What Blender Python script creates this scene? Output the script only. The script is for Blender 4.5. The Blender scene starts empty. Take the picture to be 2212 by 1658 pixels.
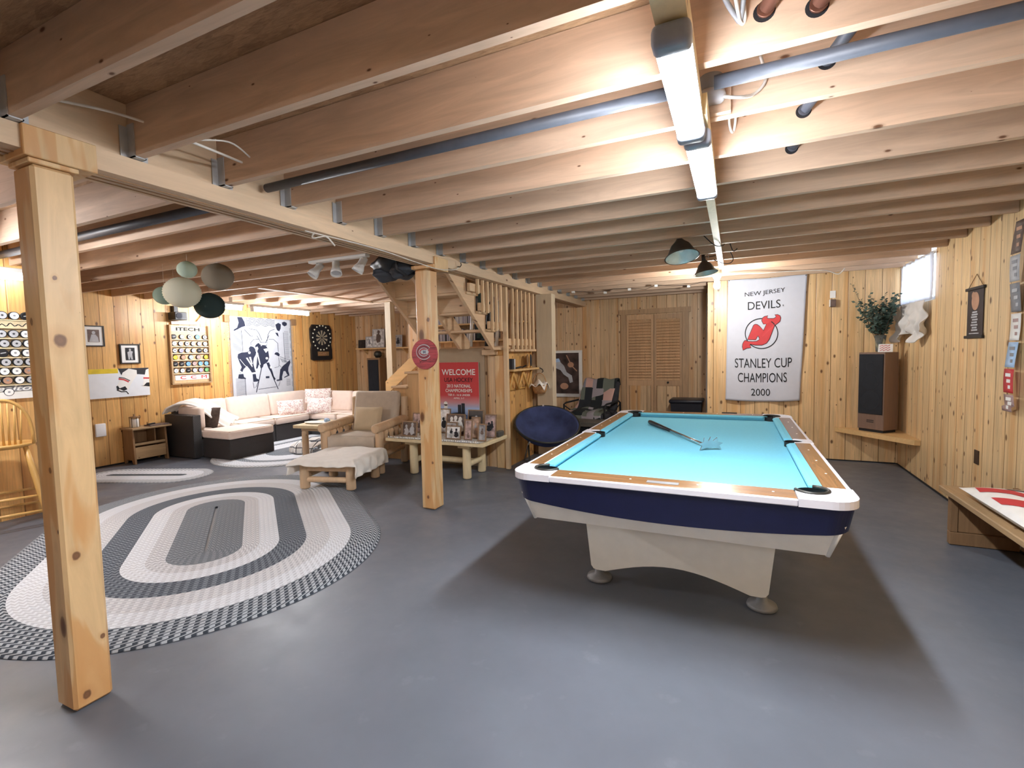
import bpy, bmesh, math, random
from mathutils import Vector, Matrix
random.seed(11)
SC = bpy.context.scene
COL = SC.collection
PI = math.pi
WORLD = {}

# ------------------------------------------------------------------ mesh builder
class MB:
    def __init__(s):
        s.v = []; s.f = []; s.sm = []; s.uv = None
    def add(s, vs, fs, smooth=False, m=None):
        b = len(s.v)
        for p in vs:
            p = Vector(p)
            s.v.append(m @ p if m is not None else p)
        for f in fs:
            s.f.append([b+i for i in f]); s.sm.append(smooth)
        return s
    def box(s, x0, x1, y0, y1, z0, z1, b=0.0, seg=1, m=None, smooth=False):
        if b <= 0:
            vs = [(x, y, z) for x in (x0, x1) for y in (y0, y1) for z in (z0, z1)]
            fs = [(0,1,3,2),(4,6,7,5),(0,4,5,1),(2,3,7,6),(0,2,6,4),(1,5,7,3)]
            return s.add(vs, fs, smooth, m)
        bm = bmesh.new()
        bmesh.ops.create_cube(bm, size=1.0)
        for v in bm.verts:
            v.co = Vector(((x0+x1)/2+v.co.x*(x1-x0), (y0+y1)/2+v.co.y*(y1-y0), (z0+z1)/2+v.co.z*(z1-z0)))
        b = min(b, 0.49*min(abs(x1-x0), abs(y1-y0), abs(z1-z0)))
        bmesh.ops.bevel(bm, geom=list(bm.edges), offset=b, segments=seg, profile=0.5, affect='EDGES')
        bm.verts.index_update()
        s.add([v.co.copy() for v in bm.verts], [[v.index for v in f.verts] for f in bm.faces], smooth or seg > 1, m)
        bm.free(); return s
    def cyl(s, p0, p1, r0, r1=None, seg=14, m=None, smooth=True):
        p0 = Vector(p0); p1 = Vector(p1); r1 = r0 if r1 is None else r1
        d = (p1-p0).normalized()
        a = d.orthogonal().normalized(); c = d.cross(a)
        vs = []
        for p, r in ((p0, r0), (p1, r1)):
            for i in range(seg):
                t = 2*PI*i/seg
                vs.append(p+a*(r*math.cos(t))+c*(r*math.sin(t)))
        s.add(vs, [(i, (i+1) % seg, seg+(i+1) % seg, seg+i) for i in range(seg)], smooth, m)
        b = len(s.v)-2*seg
        s.f.append([b+i for i in reversed(range(seg))]); s.sm.append(False)
        s.f.append([b+seg+i for i in range(seg)]); s.sm.append(False)
        return s
    def log(s, p0, p1, r, seg=12, m=None):
        p0 = Vector(p0); p1 = Vector(p1); d = (p1-p0).normalized(); e = min(r*0.35, (p1-p0).length*0.2)
        s.tube([p0, p0+d*e*.4, p0+d*e, p1-d*e, p1-d*e*.4, p1], [r*.72, r*.93, r, r*.97, r*.9, r*.7], seg, m=m)
        return s
    def tube(s, pts, r, seg=8, m=None, closed=False):
        pts = [Vector(p) for p in pts]; n = len(pts)
        rs = r if isinstance(r, (list, tuple)) else [r]*n
        a = None; vs = []
        for i, p in enumerate(pts):
            if closed: d = pts[(i+1) % n]-pts[i-1]
            else: d = pts[min(i+1, n-1)]-pts[max(i-1, 0)]
            d.normalize()
            if a is None: a = d.orthogonal().normalized()
            a = (a-d*a.dot(d)).normalized(); c = d.cross(a)
            for k in range(seg):
                t = 2*PI*k/seg
                vs.append(p+a*(rs[i]*math.cos(t))+c*(rs[i]*math.sin(t)))
        fs = []
        for i in range(n if closed else n-1):
            j = (i+1) % n
            for k in range(seg):
                fs.append((i*seg+k, i*seg+(k+1) % seg, j*seg+(k+1) % seg, j*seg+k))
        s.add(vs, fs, True, m)
        if not closed:
            b = len(s.v)-n*seg
            s.f.append([b+k for k in reversed(range(seg))]); s.sm.append(False)
            s.f.append([b+(n-1)*seg+k for k in range(seg)]); s.sm.append(False)
        return s
    def lathe(s, prof, c=(0,0,0), seg=24, m=None, smooth=True, cap=True):
        vs = []
        for r, z in prof:
            for k in range(seg):
                t = 2*PI*k/seg
                vs.append((c[0]+r*math.cos(t), c[1]+r*math.sin(t), c[2]+z))
        fs = []
        for i in range(len(prof)-1):
            for k in range(seg):
                fs.append((i*seg+k, i*seg+(k+1) % seg, (i+1)*seg+(k+1) % seg, (i+1)*seg+k))
        s.add(vs, fs, smooth, m)
        b = len(s.v)-len(prof)*seg
        if not cap: return s
        if prof[0][0] > 1e-4: s.f.append([b+k for k in reversed(range(seg))]); s.sm.append(False)
        if prof[-1][0] > 1e-4: s.f.append([b+(len(prof)-1)*seg+k for k in range(seg)]); s.sm.append(False)
        return s
    def sphere(s, c, r, seg=18, rings=10, m=None):
        r = (r, r, r) if not isinstance(r, (tuple, list)) else r
        vs = []; fs = []
        for i in range(rings+1):
            p = PI*i/rings
            for k in range(seg):
                t = 2*PI*k/seg
                vs.append((c[0]+r[0]*math.sin(p)*math.cos(t), c[1]+r[1]*math.sin(p)*math.sin(t), c[2]-r[2]*math.cos(p)))
        for i in range(rings):
            for k in range(seg):
                fs.append((i*seg+k, i*seg+(k+1) % seg, (i+1)*seg+(k+1) % seg, (i+1)*seg+k))
        return s.add(vs, fs, True, m)
    def prism(s, poly, p, h0, h1):
        n = len(poly)
        vs = [p(x, y, h0) for x, y in poly]+[p(x, y, h1) for x, y in poly]
        fs = [list(reversed(range(n))), [n+i for i in range(n)]]+[(i, (i+1) % n, n+(i+1) % n, n+i) for i in range(n)]
        return s.add(vs, fs)
    def poly(s, poly, p, h=0.0):
        return s.add([p(x, y, h) for x, y in poly], [list(range(len(poly)))])
    def rect(s, x0, x1, y0, y1, p, h=0.0):
        return s.poly([(x0, y0), (x1, y0), (x1, y1), (x0, y1)], p, h)
    def ell(s, cx, cy, rx, ry, p, h=0.0, n=24, a0=0.0):
        return s.poly([(cx+rx*math.cos(a0+2*PI*i/n), cy+ry*math.sin(a0+2*PI*i/n)) for i in range(n)], p, h)
    def stroke(s, pts, w, p, h=0.0, closed=False):
        n = len(pts); L = []
        for i in range(n):
            if closed: a = pts[i-1]; b = pts[(i+1) % n]
            else: a = pts[max(i-1, 0)]; b = pts[min(i+1, n-1)]
            dx, dy = b[0]-a[0], b[1]-a[1]; l = math.hypot(dx, dy) or 1
            L.append((-dy/l*w/2, dx/l*w/2))
        vs = []
        for (x, y), (ox, oy) in zip(pts, L):
            vs += [p(x+ox, y+oy, h), p(x-ox, y-oy, h)]
        fs = []
        for i in range(n if closed else n-1):
            j = (i+1) % n
            fs.append((2*i, 2*j, 2*j+1, 2*i+1))
        return s.add(vs, fs)
    def grid(s, fn, nu, nv, smooth=True, m=None):
        vs = [fn(i/nu, j/nv) for j in range(nv+1) for i in range(nu+1)]
        fs = [(j*(nu+1)+i, j*(nu+1)+i+1, (j+1)*(nu+1)+i+1, (j+1)*(nu+1)+i) for j in range(nv) for i in range(nu)]
        return s.add(vs, fs, smooth, m)
    def pillow(s, w, h, t, m=None, n=14, pinch=0.06):
        for sg in (1, -1):
            def fn(a, b):
                u = a*2-1; v = b*2-1
                q = max(0, (1-abs(u)**2.6)*(1-abs(v)**2.6))**0.55
                k = 1-pinch*(1-abs(u*v)) * (abs(u)**4+abs(v)**4)*.6
                return Vector((u*w/2*k, v*h/2*k, sg*t/2*q))
            s.grid((lambda a, b: fn(a, b)) if sg > 0 else (lambda a, b: fn(1-a, b)), n, n, True, m)
        return s

def frame(o, u, v):
    o = Vector(o); u = Vector(u); v = Vector(v); n = u.cross(v).normalized()
    return lambda x, y, h=0.0: o+u*x+v*y+n*h
def XF(o, rz=0, rx=0, ry=0):
    return Matrix.Translation(o) @ Matrix.Rotation(rz, 4, 'Z') @ Matrix.Rotation(ry, 4, 'Y') @ Matrix.Rotation(rx, 4, 'X')
LEFT = frame((-7.95, 0, 0), (0, 1, 0), (0, 0, 1))       # (y, z) on the long left wall, height into the room
NEARL = frame((-6.15, 0, 0), (0, 1, 0), (0, 0, 1))
RIGHT = frame((1.815, 0, 0), (0, -1, 0), (0, 0, 1))     # (-y, z)
BACK = frame((0, 7.26, 0), (1, 0, 0), (0, 0, 1))        # (x, z)
FAR = frame((0, 8.62, 0), (1, 0, 0), (0, 0, 1))

# ------------------------------------------------------------------ objects
def tag(o, label=None, cat=None, group=None, kind=None):
    if label: o['label'] = label
    if cat: o['category'] = cat
    if group: o['group'] = group
    if kind: o['kind'] = kind
    return o
def mesh_of(name, mb, mat, off=None):
    me = bpy.data.meshes.new(name)
    off = off or Vector((0, 0, 0))
    me.from_pydata([tuple(v-off) for v in mb.v], [], mb.f)
    me.polygons.foreach_set('use_smooth', mb.sm)
    if mat: me.materials.append(mat)
    if mb.uv:
        ul = me.uv_layers.new(name='UVMap')
        for l in me.loops: ul.data[l.index].uv = mb.uv[l.vertex_index]
    me.update()
    return me
def root_off(par):
    q = par
    while q.parent: q = q.parent
    return WORLD.get(q.name)
def fixn(o):
    bm = bmesh.new(); bm.from_mesh(o.data)
    bmesh.ops.recalc_face_normals(bm, faces=bm.faces)
    bm.to_mesh(o.data); bm.free()
def P(name, mb, mat, par, label=None, solid=0, sub=0, fix=True, kind=None):
    off = root_off(par)
    o = bpy.data.objects.new(name, mesh_of(name, mb, mat, off)); COL.objects.link(o); o.parent = par
    if label: o['label'] = label
    if kind: o['kind'] = kind
    if fix: fixn(o)
    mods(o, solid, sub)
    return o
def mods(o, solid, sub):
    if solid:
        m = o.modifiers.new('solid', 'SOLIDIFY'); m.thickness = solid; m.offset = 0
    if sub:
        m = o.modifiers.new('sub', 'SUBSURF'); m.levels = sub; m.render_levels = sub
def T(name, mb, mat, label=None, cat=None, group=None, kind=None, solid=0, sub=0, fix=True):
    xs = [v.x for v in mb.v]; ys = [v.y for v in mb.v]; zs = [v.z for v in mb.v]
    off = Vector(((min(xs)+max(xs))/2, (min(ys)+max(ys))/2, min(zs)))
    o = bpy.data.objects.new(name, mesh_of(name, mb, mat, off)); COL.objects.link(o); o.location = off
    WORLD[o.name] = off
    if fix: fixn(o)
    mods(o, solid, sub)
    return tag(o, label, cat, group, kind)
def R(name, label, cat, loc=(0,0,0), rz=0, group=None, world=False, kind=None):
    o = bpy.data.objects.new(name, None); COL.objects.link(o); o.location = loc; o.rotation_euler = (0, 0, rz)
    o.empty_display_size = .1
    if world: WORLD[o.name] = Vector(loc)
    return tag(o, label, cat, group, kind)
def dup(src, loc, rz=None, label=None, group=None, mats=None):
    def rec(o, par):
        c = o.copy(); COL.objects.link(c); c.parent = par
        for ch in list(o.children): rec(ch, c)
        return c
    r = rec(src, None); r.location = loc
    if rz is not None: r.rotation_euler = (0, 0, rz)
    if label: r['label'] = label
    if group: r['group'] = group
    return r
def recolor(o, mat):
    o.data = o.data.copy(); o.data.materials[0] = mat

def txt(name, s, mat, par, p, x, y, w, h, hh=0.003, bold=0.0, shear=0.0, label=None, spacing=1.0, cuts=0):
    cu = bpy.data.curves.new('t', 'FONT'); cu.body = s; cu.size = 1; cu.shear = shear; cu.space_character = spacing
    cu.resolution_u = 4
    o = bpy.data.objects.new('t', cu); COL.objects.link(o)
    dg = bpy.context.evaluated_depsgraph_get(); dg.update()
    me = bpy.data.meshes.new_from_object(o.evaluated_get(dg))
    if cuts:
        bm = bmesh.new(); bm.from_mesh(me); bmesh.ops.triangulate(bm, faces=bm.faces)
        bmesh.ops.subdivide_edges(bm, edges=bm.edges, cuts=cuts, use_grid_fill=True); bm.to_mesh(me); bm.free()
    vs = [v.co.copy() for v in me.vertices]; fs = [list(q.vertices) for q in me.polygons]
    bpy.data.objects.remove(o); bpy.data.curves.remove(cu); bpy.data.meshes.remove(me)
    x0 = min(v.x for v in vs); x1 = max(v.x for v in vs); y0 = min(v.y for v in vs); y1 = max(v.y for v in vs)
    mb = MB()
    for ib, (bx, by) in enumerate(((0, 0), (bold, 0), (-bold, 0), (0, bold), (0, -bold)) if bold else ((0, 0),)):
        mb.add([p(x+((v.x+bx-x0)/(x1-x0)-.5)*w, y+((v.y+by-y0)/max(y1-y0, 1e-6)-.5)*h, hh+.00035*ib) for v in vs], fs)
    return P(name, mb, mat, par, label, fix=False)

# ------------------------------------------------------------------ materials
def lin(c):
    if isinstance(c, str):
        c = [int(c[i:i+2], 16)/255 for i in (1, 3, 5)]
    return tuple(x/12.92 if x <= .04045 else ((x+.055)/1.055)**2.4 for x in c)+(1,)
class N:
    def __init__(s, name):
        s.m = bpy.data.materials.new(name); s.m.use_nodes = True
        s.t = s.m.node_tree; s.t.nodes.clear()
        s.out = s.n('ShaderNodeOutputMaterial'); s.b = s.n('ShaderNodeBsdfPrincipled')
        s.l(s.b.outputs[0], s.out.inputs[0])
    def n(s, t, **k):
        x = s.t.nodes.new(t)
        for a, v in k.items(): setattr(x, a, v)
        return x
    def l(s, a, b): s.t.links.new(a, b)
    def set(s, sock, v):
        if hasattr(v, 'is_output') or isinstance(v, bpy.types.NodeSocket): s.l(v, sock)
        else: sock.default_value = v
    def math(s, op, a, b=None, c=None):
        x = s.n('ShaderNodeMath', operation=op); s.set(x.inputs[0], a)
        if b is not None: s.set(x.inputs[1], b)
        if c is not None: s.set(x.inputs[2], c)
        return x.outputs[0]
    def mix(s, f, a, b, blend='MIX'):
        x = s.n('ShaderNodeMix', data_type='RGBA', blend_type=blend)
        s.set(x.inputs[0], f); s.set(x.inputs[6], a); s.set(x.inputs[7], b); return x.outputs[2]
    def ramp(s, f, stops, interp='LINEAR'):
        x = s.n('ShaderNodeValToRGB'); s.l(f, x.inputs[0]); r = x.color_ramp; r.interpolation = interp
        while len(r.elements) < len(stops): r.elements.new(.5)
        for e, (p, c) in zip(r.elements, stops): e.position = p; e.color = c if len(c) == 4 else lin(c)
        return x.outputs[0]
    def comb(s, x, y, z):
        c = s.n('ShaderNodeCombineXYZ'); s.set(c.inputs[0], x); s.set(c.inputs[1], y); s.set(c.inputs[2], z); return c.outputs[0]
    def noise(s, v, scale, detail=2, rough=.5, dist=0.0):
        x = s.n('ShaderNodeTexNoise'); s.l(v, x.inputs['Vector']); x.inputs['Scale'].default_value = scale
        x.inputs['Detail'].default_value = detail; x.inputs['Roughness'].default_value = rough; x.inputs['Distortion'].default_value = dist
        return x.outputs[0]
    def bump(s, h, st=.3, d=.01):
        x = s.n('ShaderNodeBump'); x.inputs['Strength'].default_value = st; x.inputs['Distance'].default_value = d
        s.l(h, x.inputs['Height']); s.l(x.outputs[0], s.b.inputs['Normal'])
    def col(s, c): s.set(s.b.inputs['Base Color'], c)
    def pr(s, rough=.5, metal=0, spec=None, **k):
        s.b.inputs['Roughness'].default_value = rough; s.b.inputs['Metallic'].default_value = metal
        if spec is not None: s.b.inputs['Specular IOR Level'].default_value = spec
    def objvec(s, rnd=True):
        tc = s.n('ShaderNodeTexCoord'); v = tc.outputs['Object']
        if rnd:
            oi = s.n('ShaderNodeObjectInfo')
            a = s.n('ShaderNodeVectorMath', operation='ADD'); s.l(v, a.inputs[0])
            s.l(s.comb(s.math('MULTIPLY', oi.outputs['Random'], 31.7), s.math('MULTIPLY', oi.outputs['Random'], 17.3), s.math('MULTIPLY', oi.outputs['Random'], 23.1)), a.inputs[1])
            v = a.outputs[0]
        return v
    def scale(s, v, sc):
        x = s.n('ShaderNodeVectorMath', operation='MULTIPLY'); s.l(v, x.inputs[0]); x.inputs[1].default_value = sc; return x.outputs[0]
def plain(name, c, rough=.5, metal=0, var=.12, ns=14, bump=0, bs=120, spec=None, emit=None, es=0, trans=0, alpha=1):
    n = N(name); v = n.objvec(); c = lin(c)
    d = tuple(x*(1-var) for x in c[:3])+(1,); e = tuple(min(1, x*(1+var)) for x in c[:3])+(1,)
    n.col(n.ramp(n.noise(v, ns, 3), [(.3, d), (.7, e)])); n.pr(rough, metal, spec)
    if bump: n.bump(n.noise(v, bs, 2), bump, .004)
    if emit:
        n.b.inputs['Emission Color'].default_value = lin(emit); n.b.inputs['Emission Strength'].default_value = es
    if trans: n.b.inputs['Transmission Weight'].default_value = trans
    if alpha < 1: n.b.inputs['Alpha'].default_value = alpha
    return n.m
def wood(name, c, axis='Z', rough=.5, knots=.5, grain=.22, knotc='#5b3418', tone=.15, across=14, kd=3.2, spots=(), heart=None):
    """grain stretched along one object axis, dark oval knots, each object its own cut"""
    n = N(name); v = n.objvec(); c = lin(c)
    st = {'X': (1.1, across, across), 'Y': (across, 1.1, across), 'Z': (across, across, 1.1)}[axis]
    ks = {'X': (kd*.75, kd*1.9, kd*1.9), 'Y': (kd*1.9, kd*.75, kd*1.9), 'Z': (kd*1.9, kd*1.9, kd*.75)}[axis]
    g = n.noise(n.scale(v, st), 1.6, 5, .62, 1.2)
    lo = tuple(x*(1-grain) for x in c[:3])+(1,); hi = tuple(min(1, x*(1+grain*.55)) for x in c[:3])+(1,)
    col = n.ramp(g, [(.28, lo), (.72, hi)])
    if heart:
        hs = {'X': (.7, 5, 5), 'Y': (5, .7, 5), 'Z': (5, 5, .7)}[axis]
        hn = n.noise(n.scale(v, hs), 1.6, 2, .5, .8)
        col = n.mix(n.ramp(hn, [(.50, (0, 0, 0, 1)), (.54, (.6,)*3+(1,)), (.7, (.75,)*3+(1,))]), col, lin(heart))
    oi = n.n('ShaderNodeObjectInfo')
    tn = n.math('MULTIPLY_ADD', oi.outputs['Random'], tone*2, 1-tone)
    big = n.math('MULTIPLY_ADD', n.noise(n.scale(v, tuple(q*.16 for q in st)), 1.5, 2), .3, .85)
    f = n.math('MULTIPLY', tn, big)
    col = n.mix(1, col, n.comb(f, f, f), 'MULTIPLY')
    if knots:
        sp = n.n('ShaderNodeSeparateXYZ'); n.l(v, sp.inputs[0]); i = 'XYZ'.index(axis); o_ = [q for q in range(3) if q != i]
        acr = n.math('ADD', sp.outputs[o_[0]], n.math('MULTIPLY', sp.outputs[o_[1]], 1.13))
        vo = n.n('ShaderNodeTexVoronoi', voronoi_dimensions='2D'); n.l(n.comb(n.math('MULTIPLY', acr, kd*1.9), n.math('MULTIPLY', sp.outputs[i], kd*.95), 0.0), vo.inputs['Vector']); vo.inputs['Scale'].default_value = 1
        wn = n.n('ShaderNodeTexWhiteNoise'); n.l(vo.outputs['Position'], wn.inputs[0])
        rad = n.math('MULTIPLY', n.math('POWER', wn.outputs[0], 2.2), .17*knots*2)
        k = n.math('DIVIDE', vo.outputs['Distance'], n.math('ADD', rad, .0001))
        kf = n.ramp(k, [(.25, (.95,)*3+(1,)), (.5, (.75,)*3+(1,)), (.6, (.3,)*3+(1,)), (1, (0, 0, 0, 1))])
        col = n.mix(kf, col, lin(knotc))
    for (p_, r_) in spots:
        tc = n.n('ShaderNodeTexCoord'); dv = n.n('ShaderNodeVectorMath', operation='SUBTRACT'); n.l(tc.outputs['Object'], dv.inputs[0]); dv.inputs[1].default_value = p_
        wob = n.noise(n.scale(tc.outputs['Object'], (40, 40, 25)), 1, 2)
        ln = n.n('ShaderNodeVectorMath', operation='LENGTH'); n.l(n.scale(dv.outputs[0], (1, 1, .8)), ln.inputs[0])
        dd = n.math('DIVIDE', n.math('ADD', ln.outputs['Value'], n.math('MULTIPLY_ADD', wob, .012, -.006)), r_)
        rings = n.math('MULTIPLY_ADD', n.math('SINE', n.math('MULTIPLY', dd, 9.0)), .12, .8)
        halo = n.ramp(n.math('MULTIPLY', dd, .25), [(.26, (.5,)*3+(1,)), (.62, (0, 0, 0, 1))])
        col = n.mix(n.math('MULTIPLY', halo, .5), col, lin('#b5783f'))
        kf = n.ramp(n.math('MULTIPLY', dd, .5), [(.36, (1, 1, 1, 1)), (.52, (0, 0, 0, 1))])
        kc = n.mix(rings, lin('#3f2516'), lin('#7a5238'))
        col = n.mix(n.math('MULTIPLY', kf, .9), col, kc)
    n.col(col); n.pr(rough); n.bump(g, .12, .004)
    return n.m
def planks(name, c, ax=0, w=.17, rough=.38, tone=.2, knotc='#5c3316', groove='#7a5024', warm='#c98a45'):
    """vertical tongue and groove boards: tone, grain and knots differ board to board"""
    n = N(name); tc = n.n('ShaderNodeTexCoord'); g = n.n('ShaderNodeNewGeometry')
    sp = n.n('ShaderNodeSeparateXYZ'); n.l(g.outputs['Position'], sp.inputs[0])
    a = n.math('DIVIDE', n.math('ADD', sp.outputs[ax], 40.0), w)
    idx = n.math('FLOOR', a); fr = n.math('FRACT', a)
    wn = n.n('ShaderNodeTexWhiteNoise', noise_dimensions='1D'); n.l(idx, wn.inputs['W'])
    rnd = wn.outputs[0]
    z = n.math('ADD', sp.outputs[2], n.math('MULTIPLY', rnd, 37.0))
    loc = n.math('MULTIPLY', fr, w)
    vec = n.comb(n.math('ADD', loc, n.math('MULTIPLY', rnd, 11.0)), n.math('MULTIPLY', idx, 1.37), z)
    gr = n.noise(n.scale(vec, (20, 1, .9)), 1.7, 5, .6, 1.4)
    c = lin(c); lo = tuple(x*.74 for x in c[:3])+(1,); hi = tuple(min(1, x*1.14) for x in c[:3])+(1,)
    col = n.ramp(gr, [(.3, lo), (.7, hi)])
    broad = n.noise(n.scale(vec, (7, 1, .35)), 1.3, 2)
    col = n.mix(n.ramp(broad, [(.5, (0, 0, 0, 1)), (.68, (.55,)*3+(1,))]), col, lin(warm))
    f = n.math('MULTIPLY_ADD', rnd, tone*2, 1-tone)
    col = n.mix(1, col, n.comb(f, f, f), 'MULTIPLY')
    vo = n.n('ShaderNodeTexVoronoi', voronoi_dimensions='2D'); s2 = n.n('ShaderNodeSeparateXYZ'); n.l(vec, s2.inputs[0]); n.l(n.comb(n.math('MULTIPLY', s2.outputs[0], 8.0), n.math('MULTIPLY', s2.outputs[2], 4.6), 0.0), vo.inputs['Vector']); vo.inputs['Scale'].default_value = 1
    w2 = n.n('ShaderNodeTexWhiteNoise'); n.l(vo.outputs['Position'], w2.inputs[0])
    rad = n.math('MULTIPLY', n.math('POWER', w2.outputs[0], 2.4), .2)
    k = n.math('DIVIDE', vo.outputs['Distance'], n.math('ADD', rad, .0001))
    col = n.mix(n.ramp(k, [(.3, (.9,)*3+(1,)), (.55, (.7,)*3+(1,)), (.65, (.22,)*3+(1,)), (1, (0, 0, 0, 1))]), col, lin(knotc))
    e = n.math('MINIMUM', fr, n.math('SUBTRACT', 1.0, fr))
    gv = n.ramp(e, [(.012, (1, 1, 1, 1)), (.035, (0, 0, 0, 1))])
    col = n.mix(n.math('MULTIPLY', gv, .75), col, lin(groove))
    n.col(col); n.pr(rough)
    h = n.math('SUBTRACT', n.math('MULTIPLY', gr, .12), gv)
    n.bump(h, .5, .006)
    return n.m
def glow(name, c, e):
    n = N(name); n.col(lin(c)); n.b.inputs['Emission Color'].default_value = lin(c); n.b.inputs['Emission Strength'].default_value = e
    n.pr(.5); return n.m
# ------------------------------------------------------------------ palette
M = {}
M['pineR'] = planks('pine_boards_right', '#e7c898', 1, .172, tone=.1, warm='#d39a58')
M['pineB'] = planks('pine_boards_back', '#e6c493', 0, .172, tone=.1, warm='#d39a58')
M['pineL'] = planks('pine_boards_left', '#dbac6c', 1, .172, tone=.16, warm='#c07a32')
M['pineF'] = planks('pine_boards_far', '#d8b890', 0, .165, tone=.14)
M['joist'] = wood('joist_lumber', '#cdb198', 'X', .7, .24, .2, tone=.12, across=11, kd=2.6)
M['beam'] = wood('beam_lumber', '#d8be9f', 'Y', .6, .25, .16, tone=.1, across=9, kd=1.6)
M['post'] = wood('post_pine', '#dcbb8b', 'Z', .42, .5, .18, tone=.06, across=8, kd=1.7, heart='#c88f52')
M['postw'] = wood('pale_post_pine', '#d6c7ac', 'Z', .5, .35, .1, tone=.04, across=8, kd=1.7)
M['stair'] = wood('stair_pine', '#d6b692', 'Y', .5, .3, .14, tone=.05)
M['stairx'] = wood('stair_pine_cross', '#d8b994', 'X', .5, .3, .14, tone=.05)
M['baluster'] = wood('baluster_pine', '#e2c39a', 'Z', .5, .1, .12, tone=.08)
M['log'] = wood('peeled_log', '#d3b694', 'Z', .55, .25, .14, tone=.07, across=10)
M['logp'] = wood('pale_peeled_log', '#e2d0a8', 'Z', .55, .25, .1, tone=.05, across=10)
M['shelfw'] = wood('shelf_pine', '#dcb67f', 'X', .45, .3, .12, tone=.05)
M['oldwood'] = wood('weathered_brown_wood', '#8f6d4a', 'Z', .65, .25, .25, tone=.12)
M['oldtop'] = wood('weathered_table_top', '#a88a64', 'Y', .65, .25, .22, tone=.1)
M['walnut'] = wood('rail_walnut', '#86623f', 'X', .22, 0, .3, tone=.04, across=22)
M['walnuty'] = wood('rail_walnut_lengthwise', '#86623f', 'Y', .22, 0, .3, tone=.04, across=22)
M['cabinetw'] = wood('speaker_walnut', '#7d6557', 'Z', .45, 0, .12, tone=.03, across=26)
M['stoolw'] = wood('stool_beech', '#d9aa62', 'Z', .4, 0, .12, tone=.04)
M['framew'] = wood('photo_frame_wood', '#93765a', 'X', .5, 0, .2, tone=.2)
M['black'] = plain('black_plastic', '#17171a', .45)
M['blackm'] = plain('black_matte', '#1b1b1f', .8)
M['blackframe'] = plain('black_frame', '#161514', .4)
M['pipe'] = plain('black_steel_pipe', '#4a4e57', .5, .0)
M['steel'] = plain('galvanised_steel', '#b4b7ba', .45, .3)
M['footgrey'] = plain('worn_grey_metal', '#85878a', .45, .3)
M['steeld'] = plain('dull_dark_steel', '#43433f', .45, .7)
M['chrome'] = plain('bright_steel', '#c9cdd0', .2, .95)
M['white'] = plain('white_paint', '#eceae4', .5, var=.03)
M['whitep'] = plain('white_plastic', '#eeeef0', .35, var=.02)
M['offwhite'] = plain('off_white_laminate', '#e6e5dd', .35, var=.03)
M['corner'] = plain('white_casting', '#e4e3ea', .22, var=.03)
M['navy'] = plain('navy_laminate', '#14183e', .32, var=.08)
M['cable'] = plain('white_cable', '#d8d4cc', .5)
M['cableg'] = plain('grey_cable', '#8d8f93', .5)
M['pinkcop'] = plain('old_copper', '#6f4a3c', .45, .5)
M['cloth'] = plain('pool_cloth', '#74bdd2', .95, var=.03, ns=60, bump=.1, bs=900, spec=.15)
M['leather'] = plain('pocket_leather', '#0d0c0d', .5)
M['wicker'] = None
M['cream'] = plain('cream_cushion_fabric', '#ead8cb', .9, var=.04, bump=.15, bs=500)
M['greyfab'] = plain('greige_fabric', '#c6bbac', .95, var=.06, bump=.2, bs=500)
M['pillowb'] = plain('wrinkled_beige_linen', '#cfbfa2', .95, var=.06, ns=6, bump=.4, bs=22)
M['throw'] = plain('white_fleece', '#efece6', 1, var=.03, bump=.3, bs=40)
M['navyfab'] = plain('navy_plush_sheen', '#364066', .95, var=.38, ns=5, bump=.4, bs=160)  # lighter patches paint the plush sheen and fold highlights into the colour
M['dkfab'] = plain('charcoal_fabric', '#34353b', .9)
M['red'] = plain('red_print', '#c5383d', .6, var=.04)
M['ink'] = plain('black_ink', '#16181f', .7, var=.05)
M['inknavy'] = plain('navy_ink', '#1c2238', .8, var=.08)
M['paper'] = plain('white_paper', '#efefec', .7, var=.03)
M['grey'] = plain('mid_grey_print', '#8c8d92', .7)
M['ltgrey'] = plain('pale_grey_print', '#b9babe', .7)
M['sepia'] = plain('sepia_print', '#6c5a52', .6, var=.3, ns=30)
M['skin'] = plain('warm_tan_print', '#b98e73', .6)
M['blue'] = plain('sky_blue_print', '#5f8fd6', .6)
M['bluel'] = plain('pale_sky_print', '#a9c8ea', .6)
M['yellow'] = plain('yellow_print', '#e0c52b', .6)
M['green'] = plain('green_print', '#5d9a55', .6)
M['pink'] = plain('pink_print', '#a98f8b', .6)
M['beigeboard'] = plain('beige_hardboard', '#a8957c', .7, var=.03)
M['brownpl'] = plain('brown_outlet_plastic', '#3b2b20', .45)
M['grille'] = plain('charcoal_speaker_cloth', '#22252b', .95, bump=.3, bs=700)
M['glass'] = plain('clear_vase_glass', '#dfe8e4', .05, trans=.9)
M['leafd'] = plain('dusty_eucalyptus_leaf', '#4c6157', .75, var=.3, ns=30)
M['stem'] = plain('brown_stem', '#4f4032', .8)
M['lampsh'] = plain('dark_enamel_reflector', '#4d4b49', .35, .4)
M['lampin'] = plain('reflector_inside', '#d3e6e6', .25, .25)
M['bag'] = plain('black_bag_nylon', '#1c1f25', .55, ns=6, bump=.5, bs=12)
M['pad'] = plain('grey_padding', '#3b3f47', .9, bump=.4, bs=20)
M['basket'] = plain('wicker_basket', '#b5895c', .8, var=.3, ns=60, bump=.6, bs=120)
M['tubnavy'] = plain('dark_navy_tub', '#1a1c26', .4)
M['benchgrey'] = plain('grey_stone_bench', '#5a564f', .6, var=.2)
M['spotw'] = plain('white_enamel', '#dfe0de', .3, var=.02)
M['tube'] = glow('lit_led_diffuser', '#f2f7ff', 84)
M['fluor'] = glow('lit_fluorescent_tube', '#f8faff', 72)
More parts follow.
